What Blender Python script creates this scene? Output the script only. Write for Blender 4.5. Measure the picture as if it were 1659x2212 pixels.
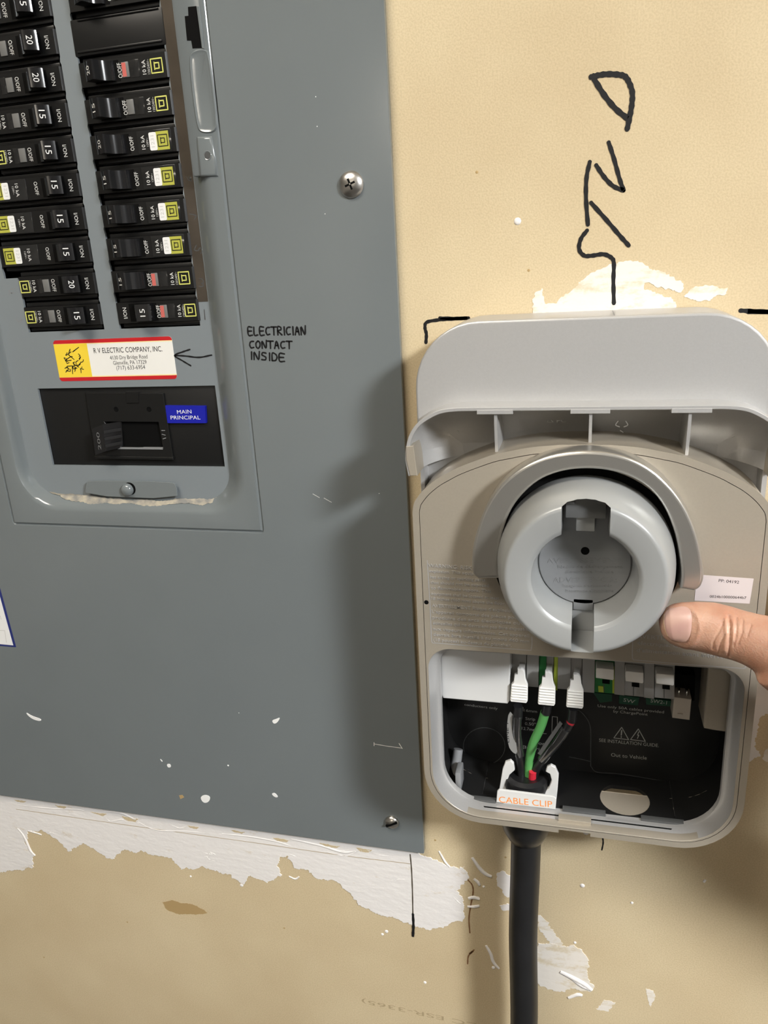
import bpy, bmesh, math, random
from mathutils import Vector, Matrix, noise

for _o in list(bpy.data.objects):
    bpy.data.objects.remove(_o)
SC = bpy.context.scene
COL = SC.collection
random.seed(7)

# ------------------------------------------------------------------ camera
FPX, CPX, CPY = 1661.0, 829.5, 1106.0
CAMD = 441.0                 # camera distance in front of the wall, mm
Z0 = 1600.0                  # camera height above the floor, mm
RW = ((0.9680867086822438, 0.02483339940799719, -0.24938208986738258),
      (0.24458381267790108, -0.3106180431537307, 0.9185288181887863),
      (-0.05465238374235641, -0.9502103627835207, -0.30677904656297544))
cam_d = bpy.data.cameras.new('camera')
cam_d.sensor_fit = 'HORIZONTAL'
cam_d.sensor_width = 36.0
cam_d.lens = FPX * 36.0 / 1659.0
cam_d.clip_start = 0.01
cam_d.clip_end = 50
cam = bpy.data.objects.new('camera', cam_d)
COL.objects.link(cam)
m3 = Matrix([[RW[r][0], -RW[r][1], -RW[r][2]] for r in range(3)])
cam.matrix_world = Matrix.Translation((0, -CAMD / 1000, Z0 / 1000)) @ m3.to_4x4()
SC.camera = cam

# ------------------------------------------------------------------ world, exposure
wd = bpy.data.worlds.new('world')
SC.world = wd
wd.use_nodes = True
wd.node_tree.nodes['Background'].inputs[0].default_value = (0.9, 0.95, 1.0, 1)
wd.node_tree.nodes['Background'].inputs[1].default_value = 0.03
SC.view_settings.view_transform = 'Standard'
SC.view_settings.look = 'None'
SC.view_settings.gamma = 1.0
SC.view_settings.use_curve_mapping = False
SC.view_settings.exposure = 0.0
KEY_POS, KEY_SIZE, KEY_W = (0.98, -0.92, 2.16), (0.26, 0.26), 17.0
FILL_POS, FILL_SIZE, FILL_W = (-0.40, -0.60, 2.30), (0.5, 0.3), 3.0
BACK_POS, BACK_SIZE, BACK_W = (-0.50, -4.0, 2.36), (0.8, 0.3), 11.0

# ------------------------------------------------------------------ helpers
def P(px, py, d=0.0):
    """photo pixel -> (X, Z) in mm on the plane d mm in front of the wall"""
    a = ((px - CPX) / FPX, (py - CPY) / FPX, 1.0)
    r = [sum(RW[i][k] * a[k] for k in range(3)) for i in range(3)]
    t = (CAMD - d) / r[1]
    return (r[0] * t, r[2] * t)

def PL(pts, d=0.0):
    return [P(x, y, d) for x, y in pts]

ORG = {}
def wv(x, z, d):
    return Vector((x / 1000, -d / 1000, (Z0 + z) / 1000))

def link(ob, parent):
    COL.objects.link(ob)
    if parent is not None:
        ob.parent = parent

def thing(name, label, cat, x, z, d, group=None):
    o = bpy.data.objects.new(name, None)
    o.empty_display_size = 0.02
    COL.objects.link(o)
    o.location = wv(x, z, d)
    ORG[o] = o.location.copy()
    o['label'] = label
    o['category'] = cat
    if group:
        o['group'] = group
    return o

def smooth(me, ang=40):
    for p in me.polygons:
        p.use_smooth = True
    me.set_sharp_from_angle(angle=math.radians(ang))

def put(name, me, mat, parent=None, label=None, ang=40, kind=None):
    """mesh in wall mm coordinates (x, z, d) -> an object under parent"""
    vs = [wv(v.co.x, v.co.y, v.co.z) for v in me.vertices]
    lo = Vector([min(v[i] for v in vs) for i in range(3)])
    hi = Vector([max(v[i] for v in vs) for i in range(3)])
    c = (lo + hi) / 2
    for v, w in zip(me.vertices, vs):
        v.co = w - c
    smooth(me, ang)
    me.materials.clear()
    me.materials.append(mat)
    ob = bpy.data.objects.new(name, me)
    link(ob, parent)
    ob.location = c - (ORG[parent] if parent in ORG else Vector((0, 0, 0)))
    ORG[ob] = c
    if label:
        ob['label'] = label
    if kind:
        ob['kind'] = kind
    return ob

def tag(o, label, cat, group=None):
    o['label'] = label
    o['category'] = cat
    if group:
        o['group'] = group
    return o

def m_loops(loops, d0, d1, bev=0.0, seg=2):
    cu = bpy.data.curves.new('c', 'CURVE')
    cu.dimensions = '2D'
    cu.fill_mode = 'BOTH'
    cu.extrude = max((d1 - d0) / 2 - bev, 0.0)
    cu.bevel_depth = bev
    cu.bevel_resolution = seg
    cu.offset = -bev
    for lp in loops:
        sp = cu.splines.new('POLY')
        sp.points.add(len(lp) - 1)
        for p, q in zip(sp.points, lp):
            p.co = (q[0], q[1], 0, 1)
        sp.use_cyclic_u = True
    ob = bpy.data.objects.new('t', cu)
    me = bpy.data.meshes.new_from_object(ob)
    bpy.data.objects.remove(ob)
    bpy.data.curves.remove(cu)
    mid = (d0 + d1) / 2
    for v in me.vertices:
        v.co.z += mid
    return me

def prism(name, loops, d0, d1, mat, parent=None, bev=0.0, **k):
    if not isinstance(loops[0][0], (tuple, list)):
        loops = [loops]
    k.setdefault('ang', 20)
    return put(name, m_loops(loops, d0, d1, bev, 3 if bev > 1 else 2), mat, parent, **k)

def m_raw(verts, faces):
    me = bpy.data.meshes.new('m')
    me.from_pydata([tuple(v) for v in verts], [], faces)
    bm = bmesh.new()
    bm.from_mesh(me)
    bmesh.ops.remove_doubles(bm, verts=bm.verts, dist=1e-4)
    bmesh.ops.recalc_face_normals(bm, faces=bm.faces)
    bm.to_mesh(me)
    bm.free()
    return me

def m_box(x0, x1, z0, z1, d0, d1, bev=0.0, seg=2):
    bm = bmesh.new()
    bmesh.ops.create_cube(bm, size=1.0)
    for v in bm.verts:
        v.co = Vector(((x0 + x1) / 2 + v.co.x * (x1 - x0), (z0 + z1) / 2 + v.co.y * (z1 - z0), (d0 + d1) / 2 + v.co.z * (d1 - d0)))
    if bev > 0:
        bmesh.ops.bevel(bm, geom=bm.edges[:], offset=bev, segments=seg, affect='EDGES', profile=0.5)
    me = bpy.data.meshes.new('b')
    bm.to_mesh(me)
    bm.free()
    return me

def box(name, x0, x1, z0, z1, d0, d1, mat, parent=None, bev=0.0, **k):
    return put(name, m_box(min(x0, x1), max(x0, x1), min(z0, z1), max(z0, z1), d0, d1, bev), mat, parent, **k)

def m_loft(rings, closed=True, cap0=False, cap1=False):
    n = len(rings[0])
    vs, fs = [], []
    for r in rings:
        vs += [tuple(p) for p in r]
    for i in range(len(rings) - 1):
        for j in range(n if closed else n - 1):
            a, b = i * n + j, i * n + (j + 1) % n
            fs.append((a, b, b + n, a + n))
    if cap0:
        fs.append(tuple(range(n - 1, -1, -1)))
    if cap1:
        o = (len(rings) - 1) * n
        fs.append(tuple(range(o, o + n)))
    me = bpy.data.meshes.new('l')
    me.from_pydata(vs, [], fs)
    bm = bmesh.new()
    bm.from_mesh(me)
    bmesh.ops.recalc_face_normals(bm, faces=bm.faces)
    bm.to_mesh(me)
    bm.free()
    return me

def m_lathe(cx, cz, prof, n=64, close=False):
    """profile [(r, d)] turned about the wall normal through (cx, cz)"""
    rings = []
    for r, d in prof:
        rings.append([(cx + r * math.cos(t * 2 * math.pi / n), cz + r * math.sin(t * 2 * math.pi / n), d) for t in range(n)])
    return m_loft(rings, True, close, close)

def m_vlathe(cx, cd, prof, n=48):
    """profile [(r, z)] turned about a vertical axis"""
    rings = []
    for r, z in prof:
        rings.append([(cx + r * math.cos(t * 2 * math.pi / n), z, cd + r * math.sin(t * 2 * math.pi / n)) for t in range(n)])
    return m_loft(rings, True, True, True)

def catmull(pts, sub=8):
    if len(pts) < 3:
        return [Vector(p) for p in pts]
    q = [Vector(p) for p in pts]
    q = [q[0] * 2 - q[1]] + q + [q[-1] * 2 - q[-2]]
    out = []
    for i in range(1, len(q) - 2):
        for s in range(sub):
            t = s / sub
            a, b, c, d = q[i - 1], q[i], q[i + 1], q[i + 2]
            out.append(0.5 * ((2 * b) + (c - a) * t + (2 * a - 5 * b + 4 * c - d) * t * t + (3 * b - a - 3 * c + d) * t ** 3))
    out.append(q[-2])
    return out

def m_tube(pts, rad, n=24, sub=8, flat=1.0):
    """swept tube through 3D points (x, z, d); rad number or list"""
    R = rad if isinstance(rad, (list, tuple)) else [rad] * len(pts)
    c = catmull([(p[0], p[1], p[2]) for p in pts], sub)
    rr = catmull([(r, 0, 0) for r in R], sub)
    rings = []
    up = Vector((0, 0, 1))
    for i, p in enumerate(c):
        t = (c[min(i + 1, len(c) - 1)] - c[max(i - 1, 0)]).normalized()
        s = t.cross(up)
        if s.length < 1e-3:
            s = t.cross(Vector((1, 0, 0)))
        s.normalize()
        u = s.cross(t).normalized()
        rings.append([p + (s * math.cos(a) + u * math.sin(a) * flat) * rr[i].x for a in [k * 2 * math.pi / n for k in range(n)]])
    return m_loft(rings, True, True, True)

def rrect(x0, x1, z0, z1, r, n=8):
    """rounded rectangle, r number or (bl, br, tr, tl)"""
    R = r if isinstance(r, (list, tuple)) else (r,) * 4
    out = []
    for (cx, cz, q), rr in zip(((x0, z0, 180), (x1, z0, 270), (x1, z1, 0), (x0, z1, 90)), R):
        sx = 1 if cx == x0 else -1
        sz = 1 if cz == z0 else -1
        for k in range(n + 1):
            a = math.radians(q + 90 * k / n)
            out.append((cx + sx * rr + rr * math.cos(a), cz + sz * rr + rr * math.sin(a)))
    return out

def inset(lp, t):
    """offset a closed ccw/cw loop inward by t (outward if negative)"""
    A = sum(lp[i][0] * lp[(i + 1) % len(lp)][1] - lp[(i + 1) % len(lp)][0] * lp[i][1] for i in range(len(lp)))
    s = 1 if A > 0 else -1
    out = []
    n = len(lp)
    for i in range(n):
        a, b, c = Vector(lp[i - 1]), Vector(lp[i]), Vector(lp[(i + 1) % n])
        e1, e2 = (b - a), (c - b)
        if e1.length < 1e-6: e1 = e2
        if e2.length < 1e-6: e2 = e1
        e1.normalize(); e2.normalize()
        n1 = Vector((-e1.y, e1.x)) * s
        n2 = Vector((-e2.y, e2.x)) * s
        m = n1 + n2
        if m.length < 1e-6: m = n1
        m.normalize()
        k = max(m.dot(n1), 0.35)
        out.append(tuple(b + m * (t / k)))
    return out

def m_text(body, res=3, ext=0.0, bold=0.0):
    cu = bpy.data.curves.new('f', 'FONT')
    cu.body = body
    cu.size = 10
    cu.resolution_u = res
    cu.extrude = ext
    cu.offset = bold
    cu.fill_mode = 'FRONT' if ext == 0 else 'BOTH'
    ob = bpy.data.objects.new('t', cu)
    me = bpy.data.meshes.new_from_object(ob)
    bpy.data.objects.remove(ob)
    bpy.data.curves.remove(cu)
    return me

def text(name, body, A, B, d, mat, parent, h=None, thick=0.0, res=3, px=True, bold=0.0, label=None, cap=None):
    """lettering whose baseline runs from A to B on the plane d; h = cap height in mm"""
    me = m_text(body, res, 0.5 if thick else 0.0, bold)
    a = Vector(P(*A, d) if px else A)
    b = Vector(P(*B, d) if px else B)
    xs = [v.co.x for v in me.vertices]
    x0, x1 = min(xs), max(xs)
    L = (b - a).length
    s = L / (x1 - x0)
    sy = s if h is None else h / 7.0
    u = (b - a).normalized()
    w = Vector((-u.y, u.x))
    for v in me.vertices:
        p = a + u * ((v.co.x - x0) * s) + w * (v.co.y * sy)
        v.co = (p.x, p.y, d + ((v.co.z + 0.5) * thick if thick else 0.0))
    return put(name, me, mat, parent, label=label, ang=30)

def m_stroke(lines, w, d, th=0.08, sub=6, taper=True):
    """pen strokes: polylines of mm points, widths w"""
    vs, fs = [], []
    for ln in lines:
        c = catmull([(p[0], p[1], 0) for p in ln], sub)
        n = len(c)
        base = len(vs)
        for i, p in enumerate(c):
            t = (c[min(i + 1, n - 1)] - c[max(i - 1, 0)])
            t = t.normalized() if t.length > 1e-6 else Vector((1, 0, 0))
            s = Vector((-t.y, t.x, 0))
            ww = w / 2 * (1 + 0.12 * math.sin(i * 1.7 + len(ln)))
            vs += [(p.x + s.x * ww, p.y + s.y * ww, d), (p.x - s.x * ww, p.y - s.y * ww, d)]
        for i in range(n - 1):
            k = base + i * 2
            fs.append((k, k + 1, k + 3, k + 2))
        for e, sg in ((0, -1), (n - 1, 1)):
            t = (c[1] - c[0]) if e == 0 else (c[-1] - c[-2])
            ang = math.atan2(t.y, t.x) + (math.pi if e == 0 else 0)
            k = len(vs)
            for q in range(7):
                a = ang - math.pi / 2 + math.pi * q / 6
                vs.append((c[e].x + math.cos(a) * w / 2, c[e].y + math.sin(a) * w / 2, d + 0.004))
            fs.append(tuple(range(k, k + 7)))
    me = bpy.data.meshes.new('s')
    me.from_pydata(vs, [], fs)
    for p in me.polygons:
        p.flip() if p.normal.z < 0 else None
    return me

def strokes(name, lines, w, d, mat, parent, px=True, **k):
    L = [[P(x, y, d) for x, y in ln] for ln in lines] if px else lines
    return put(name, m_stroke(L, w, d), mat, parent, **k)

def rough_poly(pts, amp=1.2, step=0.8, seed=0, scale=0.12):
    """break up a hand-drawn outline into a ragged one"""
    out = []
    n = len(pts)
    for i in range(n):
        a, b = Vector(pts[i]), Vector(pts[(i + 1) % n])
        L = (b - a).length
        k = max(int(L / step), 1)
        nr = Vector((-(b - a).y, (b - a).x))
        if nr.length > 0: nr.normalize()
        for s in range(k):
            p = a + (b - a) * (s / k)
            f = noise.noise(Vector((p.x * scale, p.y * scale, seed * 3.1))) * amp + noise.noise(Vector((p.x * scale * 4, p.y * scale * 4, seed * 5.7 + 9))) * amp * 0.7 + noise.noise(Vector((p.x * scale * 11, p.y * scale * 11, seed * 2.3 + 4))) * amp * 0.45
            out.append(tuple(p + nr * f))
    return out

# ------------------------------------------------------------------ materials
MATS = {}
def nodes(mat):
    nt = mat.node_tree
    return nt, nt.nodes, nt.links

def mat(name, col, rough=0.5, metal=0.0, spec=0.5, noise_amt=0.0, nscale=40.0, bump=0.0, bscale=300.0, coat=0.0, emit=None, estr=0.0, sss=0.0, col2=None, alpha=1.0, trans=0.0):
    if name in MATS:
        return MATS[name]
    m = bpy.data.materials.new(name)
    m.use_nodes = True
    nt, N, L = nodes(m)
    b = N['Principled BSDF']
    b.inputs['Base Color'].default_value = (*col, 1)
    b.inputs['Roughness'].default_value = rough
    b.inputs['Metallic'].default_value = metal
    b.inputs['Specular IOR Level'].default_value = spec
    b.inputs['Coat Weight'].default_value = coat
    b.inputs['Transmission Weight'].default_value = trans
    if sss:
        b.inputs['Subsurface Weight'].default_value = sss
        b.inputs['Subsurface Radius'].default_value = (0.004, 0.0015, 0.0008)
    if emit:
        b.inputs['Emission Color'].default_value = (*emit, 1)
        b.inputs['Emission Strength'].default_value = estr
    tc = N.new('ShaderNodeTexCoord')
    if noise_amt > 0 or col2:
        nz = N.new('ShaderNodeTexNoise')
        nz.inputs['Scale'].default_value = nscale
        nz.inputs['Detail'].default_value = 5
        L.new(tc.outputs['Object'], nz.inputs['Vector'])
        mx = N.new('ShaderNodeMix')
        mx.data_type = 'RGBA'
        c2 = col2 if col2 else tuple(c * (1 - noise_amt) for c in col)
        mx.inputs[6].default_value = (*col, 1)
        mx.inputs[7].default_value = (*c2, 1)
        rp = N.new('ShaderNodeMapRange')
        rp.inputs[1].default_value = 0.35
        rp.inputs[2].default_value = 0.65
        L.new(nz.outputs['Fac'], rp.inputs[0])
        L.new(rp.outputs[0], mx.inputs[0])
        L.new(mx.outputs[2], b.inputs['Base Color'])
    if bump > 0:
        nb = N.new('ShaderNodeTexNoise')
        nb.inputs['Scale'].default_value = bscale
        nb.inputs['Detail'].default_value = 4
        L.new(tc.outputs['Object'], nb.inputs['Vector'])
        bp = N.new('ShaderNodeBump')
        bp.inputs['Strength'].default_value = bump
        bp.inputs['Distance'].default_value = 0.0006
        L.new(nb.outputs['Fac'], bp.inputs['Height'])
        L.new(bp.outputs['Normal'], b.inputs['Normal'])
    MATS[name] = m
    return m

def drywall_mat():
    m = bpy.data.materials.new('drywall_paper')
    m.use_nodes = True
    nt, N, L = nodes(m)
    b = N['Principled BSDF']
    b.inputs['Roughness'].default_value = 0.75
    b.inputs['Specular IOR Level'].default_value = 0.25
    tc = N.new('ShaderNodeTexCoord')
    n1 = N.new('ShaderNodeTexNoise'); n1.inputs['Scale'].default_value = 9; n1.inputs['Detail'].default_value = 4
    n2 = N.new('ShaderNodeTexNoise'); n2.inputs['Scale'].default_value = 1000; n2.inputs['Detail'].default_value = 3
    L.new(tc.outputs['Object'], n1.inputs['Vector'])
    L.new(tc.outputs['Object'], n2.inputs['Vector'])
    r1 = N.new('ShaderNodeValToRGB')
    r1.color_ramp.elements[0].position = 0.35
    r1.color_ramp.elements[0].color = (0.585, 0.470, 0.298, 1)
    r1.color_ramp.elements[1].position = 0.68
    r1.color_ramp.elements[1].color = (0.665, 0.553, 0.362, 1)
    L.new(n1.outputs['Fac'], r1.inputs[0])
    mx = N.new('ShaderNodeMix'); mx.data_type = 'RGBA'; mx.blend_type = 'MULTIPLY'
    r2 = N.new('ShaderNodeValToRGB')
    r2.color_ramp.elements[0].position = 0.36
    r2.color_ramp.elements[0].color = (0.90, 0.89, 0.87, 1)
    r2.color_ramp.elements[1].position = 0.6
    r2.color_ramp.elements[1].color = (1, 1, 1, 1)
    L.new(n2.outputs['Fac'], r2.inputs[0])
    mx.inputs[0].default_value = 1.0
    L.new(r1.outputs[0], mx.inputs[6])
    L.new(r2.outputs[0], mx.inputs[7])
    L.new(mx.outputs[2], b.inputs['Base Color'])
    bp = N.new('ShaderNodeBump'); bp.inputs['Strength'].default_value = 0.18; bp.inputs['Distance'].default_value = 0.0004
    L.new(n2.outputs['Fac'], bp.inputs['Height'])
    L.new(bp.outputs['Normal'], b.inputs['Normal'])
    return m

M_WALL = drywall_mat()
def plaster_mat(name, hi, lo, thr, bump):
    m = bpy.data.materials.new(name)
    m.use_nodes = True
    nt, N, L = nodes(m)
    b = N['Principled BSDF']
    b.inputs['Roughness'].default_value = 0.7
    b.inputs['Specular IOR Level'].default_value = 0.3
    tc = N.new('ShaderNodeTexCoord')
    mp = N.new('ShaderNodeMapping'); mp.inputs['Scale'].default_value = (1.0, 1.0, 2.2)
    L.new(tc.outputs['Object'], mp.inputs['Vector'])
    n1 = N.new('ShaderNodeTexNoise'); n1.inputs['Scale'].default_value = 38; n1.inputs['Detail'].default_value = 8; n1.inputs['Roughness'].default_value = 0.68
    L.new(mp.outputs['Vector'], n1.inputs['Vector'])
    r = N.new('ShaderNodeValToRGB')
    r.color_ramp.elements[0].position = thr; r.color_ramp.elements[0].color = (*lo, 1)
    r.color_ramp.elements[1].position = thr + 0.10; r.color_ramp.elements[1].color = (*hi, 1)
    L.new(n1.outputs['Fac'], r.inputs[0]); L.new(r.outputs[0], b.inputs['Base Color'])
    n2 = N.new('ShaderNodeTexNoise'); n2.inputs['Scale'].default_value = 85; n2.inputs['Detail'].default_value = 6
    L.new(mp.outputs['Vector'], n2.inputs['Vector'])
    bp = N.new('ShaderNodeBump'); bp.inputs['Strength'].default_value = bump; bp.inputs['Distance'].default_value = 0.0016
    L.new(n2.outputs['Fac'], bp.inputs['Height']); L.new(bp.outputs['Normal'], b.inputs['Normal'])
    return m
M_PLASTER = plaster_mat('joint_compound', (0.80, 0.77, 0.745), (0.66, 0.57, 0.44), 0.30, 0.3)
M_PLASTER2 = plaster_mat('joint_compound_thin', (0.77, 0.72, 0.65), (0.66, 0.57, 0.42), 0.40, 0.2)
M_INK = mat('marker_ink', (0.008, 0.008, 0.009), 0.45, 0, 0.4)
M_INK2 = mat('faded_ink', (0.075, 0.06, 0.04), 0.8)
M_PRINT = mat('faint_board_print', (0.40, 0.31, 0.18), 0.8)
M_STAIN = mat('tan_stain', (0.42, 0.29, 0.13), 0.7)
M_BROWN = mat('torn_brown_paper', (0.20, 0.10, 0.04), 0.8)
M_GREY = mat('grey_panel_enamel', (0.165, 0.185, 0.190), 0.15, 0, 0.8, noise_amt=0.03, nscale=15, bump=0.02, bscale=500)
M_GREYIN = mat('grey_dead_front', (0.20, 0.225, 0.24), 0.3, 0, 0.5)
M_BLACK = mat('black_breaker_plastic', (0.008, 0.008, 0.008), 0.35, 0, 0.4)
M_BLACK2 = mat('black_gloss_handle', (0.010, 0.010, 0.011), 0.17, 0, 0.6)
M_VOID = mat('black_inside', (0.003, 0.003, 0.003), 0.8, 0, 0.1)
M_MATTEBLK = mat('matt_black_plastic', (0.010, 0.010, 0.010), 0.4, 0, 0.35)
M_WHITEINK = mat('white_print', (0.72, 0.72, 0.70), 0.6)
M_DIMINK = mat('dim_white_print', (0.42, 0.42, 0.40), 0.6)
M_YEL = mat('olive_yellow_label', (0.42, 0.42, 0.06), 0.5)
M_YELINE = mat('pale_yellow_print', (0.66, 0.66, 0.16), 0.5)
M_WLAB = mat('white_label', (0.80, 0.80, 0.79), 0.45)
M_GREYPRINT = mat('pale_grey_print', (0.55, 0.55, 0.53), 0.6)
M_WIN = mat('grey_indicator', (0.16, 0.16, 0.155), 0.25)
M_RED = mat('red_indicator', (0.55, 0.13, 0.11), 0.35)
M_SMOKE = mat('dark_clear_cover', (0.018, 0.018, 0.018), 0.12, 0, 0.6)
M_MARGIN_SHADE = mat('margin_shade_brown', (0.16, 0.135, 0.11), 0.32, 0.7, 0.5, noise_amt=0.3, nscale=25)  # brown reflection and shade on the dead front margin, put into a colour
M_STEEL = mat('zinc_screw', (0.62, 0.60, 0.57), 0.3, 1.0)
M_DUST = mat('beige_dust', (0.42, 0.375, 0.29), 0.95, 0, 0.1, col2=(0.22, 0.215, 0.20), nscale=160, bump=0.6, bscale=300)
M_SIL = mat('silver_plastic', (0.50, 0.495, 0.487), 0.36, 0.4, 0.5, noise_amt=0.03, nscale=900, bump=0.05, bscale=1500)
M_SIL_WARMLIT = mat('silver_plastic_warm_lit', (0.42, 0.375, 0.305), 0.36, 0.35, 0.5, noise_amt=0.03, nscale=900, bump=0.05, bscale=1500)  # silver plastic with warm reflected light put into the colour
M_CAP = mat('light_grey_plastic', (0.315, 0.322, 0.318), 0.3, 0.1, 0.5)
M_BAIL = mat('satin_silver_ring', (0.50, 0.485, 0.45), 0.3, 0.8, 0.5)
M_DGREY = mat('dark_grey_plastic', (0.07, 0.072, 0.072), 0.45)
M_DGREY2 = mat('graphite_plastic', (0.13, 0.132, 0.13), 0.45)
M_MGREY = mat('mid_grey_plastic', (0.21, 0.215, 0.22), 0.4)
M_TGREY = mat('terminal_grey', (0.30, 0.295, 0.285), 0.45)
M_GREEN = mat('terminal_green', (0.015, 0.17, 0.04), 0.4)
M_LIME = mat('terminal_yellow', (0.42, 0.52, 0.05), 0.4)
M_PCB = mat('circuit_board_green', (0.006, 0.06, 0.03), 0.35)
M_LEVER = mat('white_lever_plastic', (0.78, 0.77, 0.74), 0.45)
M_BOX = mat('pale_grey_plastic_cover', (0.62, 0.62, 0.61), 0.4)
M_BEIGE = mat('beige_nylon', (0.52, 0.47, 0.41), 0.5)
M_ORANGE = mat('orange_print', (0.80, 0.25, 0.04), 0.5)
M_GWIRE = mat('green_wire_jacket', (0.10, 0.36, 0.10), 0.4)
M_RWIRE = mat('red_wire_jacket', (0.55, 0.02, 0.04), 0.4)
M_BWIRE = mat('black_wire_jacket', (0.010, 0.010, 0.011), 0.35)
M_CABLE = mat('black_cable_jacket', (0.013, 0.013, 0.014), 0.42, noise_amt=0.2, nscale=60)
M_TAPE = mat('clear_wire_tag', (0.34, 0.34, 0.33), 0.2, 0.3, 0.6)
M_TAPE2 = mat('dark_clear_tag', (0.09, 0.09, 0.088), 0.15, 0.2, 0.6)
M_SLEEVE = mat('glossy_clear_sleeve', (0.02, 0.02, 0.02), 0.08, 0.0, 0.9)
M_PIN = mat('tinned_pin', (0.75, 0.74, 0.72), 0.25, 1.0)
M_SRED = mat('sticker_red', (0.52, 0.015, 0.02), 0.35)
M_SYEL = mat('sticker_yellow', (0.85, 0.62, 0.05), 0.35)
M_SWHITE = mat('sticker_white', (0.80, 0.79, 0.75), 0.35)
M_SCREAM = mat('sticker_cream', (0.86, 0.72, 0.36), 0.35)
M_BLUE = mat('label_blue', (0.008, 0.012, 0.33), 0.35)
M_NAVY = mat('navy_border', (0.02, 0.03, 0.16), 0.4)
M_PLAB = mat('pale_pink_label', (0.62, 0.55, 0.54), 0.5)
M_CHIP = mat('paint_chip_white', (0.85, 0.85, 0.83), 0.5)

# ------------------------------------------------------------------ the garage shell
PX0, PX1, PZ0, PZ1 = -489.0, -103.2, -402.5, 430.0     # panel cover
wall = prism('wall_back', [[(-2600, -Z0), (2400, -Z0), (2400, 800), (-2600, 800)],
                           [(-470, -385), (-470, 400), (-125, 400), (-125, -385)]], -110, 0, M_WALL)
wall['kind'] = 'structure'
M_ROOM = mat('white_room_paint', (0.42, 0.41, 0.39), 0.7)
M_FLOOR = mat('garage_concrete', (0.07, 0.066, 0.06), 0.6, noise_amt=0.2, nscale=4)
def slab(name, x0, x1, y0, y1, z0, z1, m):
    o = put(name, m_box(x0, x1, z0 - Z0, z1 - Z0, -y1, -y0), m)
    o['kind'] = 'structure'
    return o
slab('floor', -2600, 2400, -4600, 0, -100, 0, M_FLOOR)
slab('ceiling', -2600, 2400, -4600, 0, 2400, 2500, mat('white_ceiling', (0.8, 0.8, 0.78), 0.7))
slab('wall_left', -2700, -2600, -4600, 0, 0, 2400, M_ROOM)
slab('wall_right', 2400, 2500, -4600, 0, 0, 2400, M_ROOM)
slab('dark_reflection_slab', -1350, 1300, -4600, -4560, 0, 2150, mat('added_slab_paint', (0.05, 0.05, 0.05), 0.6))  # unseen dark slab added to darken part of the panel's reflection
slab('wall_front', -2600, 2400, -4700, -4600, 0, 2400, mat('white_far_wall', (0.75, 0.75, 0.74), 0.7))

def lamp(label, pos, size, watts, tint=(0.98, 1.0, 1.02)):
    x, y, z = [c * 1000 for c in pos]
    b = z - Z0
    t = thing('unseen_lamp', label, 'lamp', x, 2400 - Z0, -y)
    put('housing', m_box(x - size[0] * 500 - 15, x + size[0] * 500 + 15, b + 12, b + 40, -y - size[1] * 500 - 15, -y + size[1] * 500 + 15), M_WLAB, t)
    if b + 45 < 2400 - Z0:
        put('rod', m_box(x - 8, x + 8, b + 38, 2400 - Z0, -y - 8, -y + 8), M_WLAB, t)
    em = mat('lamp_diffuser_%d' % int(x), (0.9, 0.9, 0.9), 0.5, emit=tint, estr=watts / (size[0] * size[1]))
    put('diffuser', m_box(x - size[0] * 500, x + size[0] * 500, b, b + 12, -y - size[1] * 500, -y + size[1] * 500), em, t)
lamp('square hanging lamp nearer the charger, out of view above', KEY_POS, KEY_SIZE, KEY_W)
lamp('oblong fill lamp added above the breaker panel, out of view', FILL_POS, FILL_SIZE, FILL_W, (1.0, 0.92, 0.80))  # added fill, lifts the shadows and grades the panel from the top
lamp('long lamp added to brighten the far garage wall, out of view', BACK_POS, BACK_SIZE, BACK_W, (1.0, 0.90, 0.76))  # added so the far wall shows bright in the panel's gloss

# ------------------------------------------------------------------ wall marks and joint compound
def ragged(name, pts, d0, d1, m, amp=2.0, seed=1, px=True, step=0.7, **k):
    q = PL(pts, 0) if px else pts
    return prism(name, rough_poly(q, amp, step, seed), d0, d1, m, wall, **k)

patch_under = [(-20, 1712), (200, 1735), (450, 1772), (700, 1806), (880, 1830), (935, 1856), (992, 1878), (1003, 1870), (1012, 1895), (985, 1925),
               (1002, 1950), (1003, 1982), (960, 2000), (930, 2008), (885, 1996), (860, 1985), (828, 1978), (775, 1955), (752, 1925), (728, 1905),
               (682, 1896), (665, 1880), (635, 1872), (622, 1848), (602, 1850), (604, 1890), (578, 1908), (540, 1890), (528, 1908), (515, 1905),
               (495, 1890), (440, 1873), (392, 1878), (370, 1852), (312, 1840), (262, 1838), (248, 1856), (230, 1850), (196, 1828), (178, 1820),
               (152, 1836), (115, 1808), (88, 1794), (62, 1795), (55, 1825), (74, 1850), (70, 1872), (35, 1880), (-20, 1885)]
ragged('joint_compound', patch_under, 0.0, 0.5, M_PLASTER, 2.2, 1, label='white joint compound smeared below the grey panel', bev=0.15)
patch_top = [(1148, 690), (1153, 635), (1172, 622), (1178, 652), (1198, 654), (1245, 618), (1292, 582), (1340, 566), (1372, 562), (1412, 580), (1475, 612),
             (1472, 628), (1430, 622), (1396, 612), (1392, 622), (1436, 638), (1458, 652), (1450, 690)]
ragged('joint_compound', patch_top, 0.0, 0.22, M_PLASTER2, 1.6, 2, label='thin pale joint compound above the charger')
ragged('joint_compound', [(1478, 640), (1500, 622), (1540, 616), (1570, 622), (1572, 636), (1545, 640), (1535, 655), (1500, 652)], 0, 0.2, M_PLASTER2, 1.4, 3)
patch_right = [(1600, 1440), (1680, 1430), (1700, 1530), (1664, 1540), (1643, 1552), (1640, 1575), (1634, 1592), (1628, 1612), (1640, 1628), (1634, 1640), (1585, 1650)]
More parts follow.
